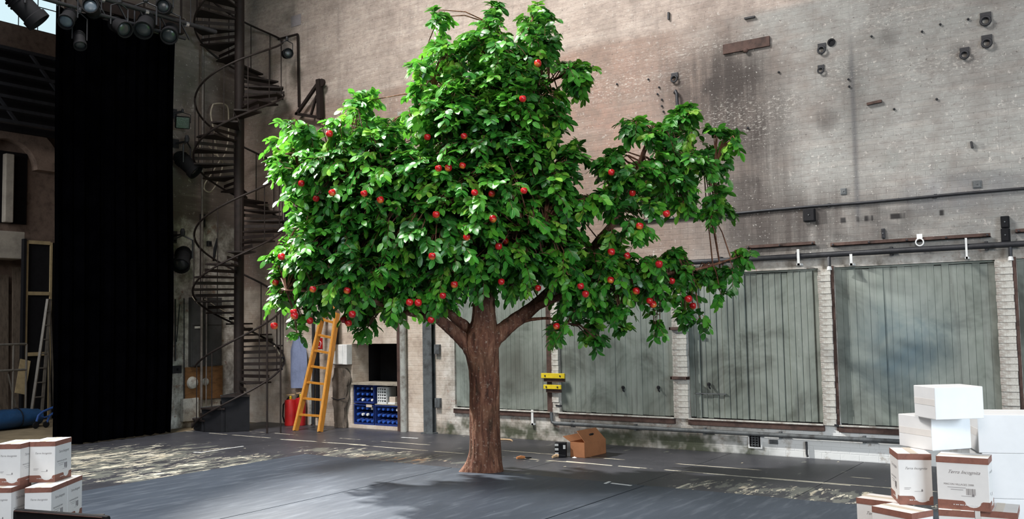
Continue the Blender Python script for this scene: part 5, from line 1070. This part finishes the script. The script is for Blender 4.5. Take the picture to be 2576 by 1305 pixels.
for i, (u, v0, v1, w, m, lb) in enumerate(((-18, 700, 1030, .26, M_OLDW, 'dark timber board leaning at the very left edge of the bay'), (8, 690, 1030, .20, M_OLDW2, 'greyish timber board leaning left of the scenery flat'), (26, 740, 1030, .16, M_OLDW, 'short dark board between two greyish ones in the bay'), (44, 672, 1030, .20, M_OLDW2, 'tallest greyish board beside the scenery flat'), (-45, 690, 1030, .25, M_OLDW2, 'wide board behind the railing at the picture edge'))):
    a, b = onx(u, v0, XF + .12), onx(u, v1, XF + .45); b.z = .0 if b.z < .3 else b.z; b.z = -.02; tag(MB().bar(a, b, w, .03, (1, 0, .1)).build('timber_board', m), lb, 'board', 'boards leaning in the bay')
XL = -18.25; a, b = onx(64, 606, XL), onx(124, 1010, XL); zf = -.02
t = thing('scenery_flat', 'black scenery flat with pale timber frame standing in the bay', 'scenery flat', (XL, (a.y + b.y) / 2, zf))
MB().bb(XL - .03, XL, a.y, b.y + .3, zf, a.z).build('canvas', M_BLACK, t)
for y in (a.y + .03, b.y - .02): MB().bb(XL, XL + .03, y - .022, y + .022, zf, a.z).build('stile', M_PALEW if y < b.y - .1 else M_PALEW, t)
for v in (610, 738, 890): z = onx(95, v, XL).z; MB().bb(XL, XL + .03, a.y + .05, b.y - .045, z - .035, z + .035).build('rail', M_PALEW, t)
MB().bb(XL - .05, XL + .05, a.y - .05, a.y, zf, a.z + .04).build('edge_board', M_BLACK, t)
p = onx(57, 985, -18.05); tag(MB().bar(onx(64, 905, -18.1), onx(50, 990, -17.95), .20, .012, (1, 0, .2)).build('plywood_sheet', M_PALEW), 'pale plywood offcut leaning on the scenery flat', 'plywood')
XS = -17.75; t = thing('stepladder', 'grey stepladder standing open in front of the scenery flat', 'ladder', tuple(onx(95, 1008, XS)))
M_ALU = simple('dull_grey_ladder', (0.20, 0.185, 0.16), 0.45, 0.3, 0.3, 10)
A1, A2 = onx(120, 752, XS), onx(126, 752, XS); B1, B2 = onx(76, 1006, XS + .25), onx(104, 1014, XS + .25); B1.z = B2.z = -.02
MB().bar(A1, B1, .05, .03).build('stile', M_ALU, t); MB().bar(A2, B2, .05, .03).build('stile', M_ALU, t)
for k in range(8): s = .10 + k * .115; MB().bar(A1.lerp(B1, s), A2.lerp(B2, s), .05, .022).build('step', M_ALU, t)
C1, C2 = onx(128, 1000, XS - .3), onx(137, 1000, XS - .3); C1.z = C2.z = -.02
MB().bar(A1, C1, .03, .02).build('rear_leg', M_ALU, t); MB().bar(A2, C2, .03, .02).build('rear_leg', M_ALU, t)
XR = -17.3; t = thing('guard_rail', 'grey tubular guard rail at the left edge of the bay', 'railing', tuple(onx(33, 1010, XR)))
for v in (866, 931): 
    z = onx(30, v, XR).z; MB().tube([(XR, onx(-80, v, XR).y, z), (XR, onx(66, v, XR).y, z)], .022, 8).build('rail', M_ALU, t, True)
for u in (33, 66, -60): y = onx(u, 930, XR).y; MB().tube([(XR, y, -.02), (XR, y, onx(33, 866, XR).z)], .02, 8).build('post', M_ALU, t, True)
MB().bar((XR, onx(20, 950, XR).y, onx(20, 940, XR).z), (XR, onx(40, 990, XR).y, .35), .02, .02).build('brace', M_ALU, t)
M_TARP = simple('blue_tarpaulin', (0.012, 0.055, 0.14), 0.45, 0, 0.45, 4, 0.5, 0.3)
XM = -17.0; p = onx(20, 1040, XM); n = 18; rows = 16; vs = []; r0 = (onx(20, 1014, XM) - onx(20, 1064, XM)).length / 2
for i in range(rows):
    s = i / (rows - 1); y = onx(-140, 1040, XM).y + (onx(97, 1040, XM).y - onx(-140, 1040, XM).y) * s; k_ = r0 * (1 if .04 < s < .93 else .8)
    for k in range(n):
        an = 2 * math.pi * k / n; q = k_ * (1 + .12 * mnoise.noise(Vector((math.cos(an), math.sin(an), s * 9)))); vs.append((XM + q * 1.3 * math.cos(an), y, max(-.02, -.02 + r0 + q * math.sin(an))))
t = thing('rolled_tarpaulin', 'dark blue rolled tarpaulin lying on the bay floor', 'tarpaulin', (XM, p.y, 0)); MB().add(vs, [(i * n + k, i * n + (k + 1) % n, (i + 1) * n + (k + 1) % n, (i + 1) * n + k) for i in range(rows - 1) for k in range(n)] + [tuple(range(n))[::-1], tuple((rows - 1) * n + k for k in range(n))]).build('roll', M_TARP, t, True)
for s in (.3, .75): y = onx(-140, 1040, XM).y + (onx(97, 1040, XM).y - onx(-140, 1040, XM).y) * s; MB().tube([(XM + 1.36 * r0 * math.cos(k), y, -.02 + r0 + 1.08 * r0 * math.sin(k)) for k in [2 * math.pi * i / 16 for i in range(17)]], .008, 5, False).build('strap', M_BLACK, t)
XW = -16.6; M_BLUEF = simple('blue_trolley_frame', (0.03, 0.09, 0.30), 0.4, 0.2, 0.3, 10); t = thing('trolley', 'blue tubular trolley with black castors half behind the curtain', 'trolley', tuple(onx(110, 1072, XW)))
def tw_(u, v): return onx(u, v, XW)
MB().tube([tw_(140, 1022), tw_(120, 1030), tw_(108, 1035), tw_(97, 1045), tw_(92, 1060)], .022, 8).build('frame_tube', M_BLUEF, t, True); MB().tube([tw_(140, 1035), tw_(125, 1045), tw_(118, 1062)], .022, 8).build('frame_tube', M_BLUEF, t, True); MB().tube([tw_(97, 1045), tw_(112, 1050), tw_(125, 1045)], .018, 8).build('cross_tube', M_BLUEF, t, True)
for (u, v) in ((90, 1068), (116, 1071)): q = tw_(u, v); q.z = .04; MB().lathe([(.03, -.018), (.055, -.016), (.06, 0), (.055, .016), (.03, .018)], q, 14, (1, 0, 0)).build('castor', M_BLACK, t, True)
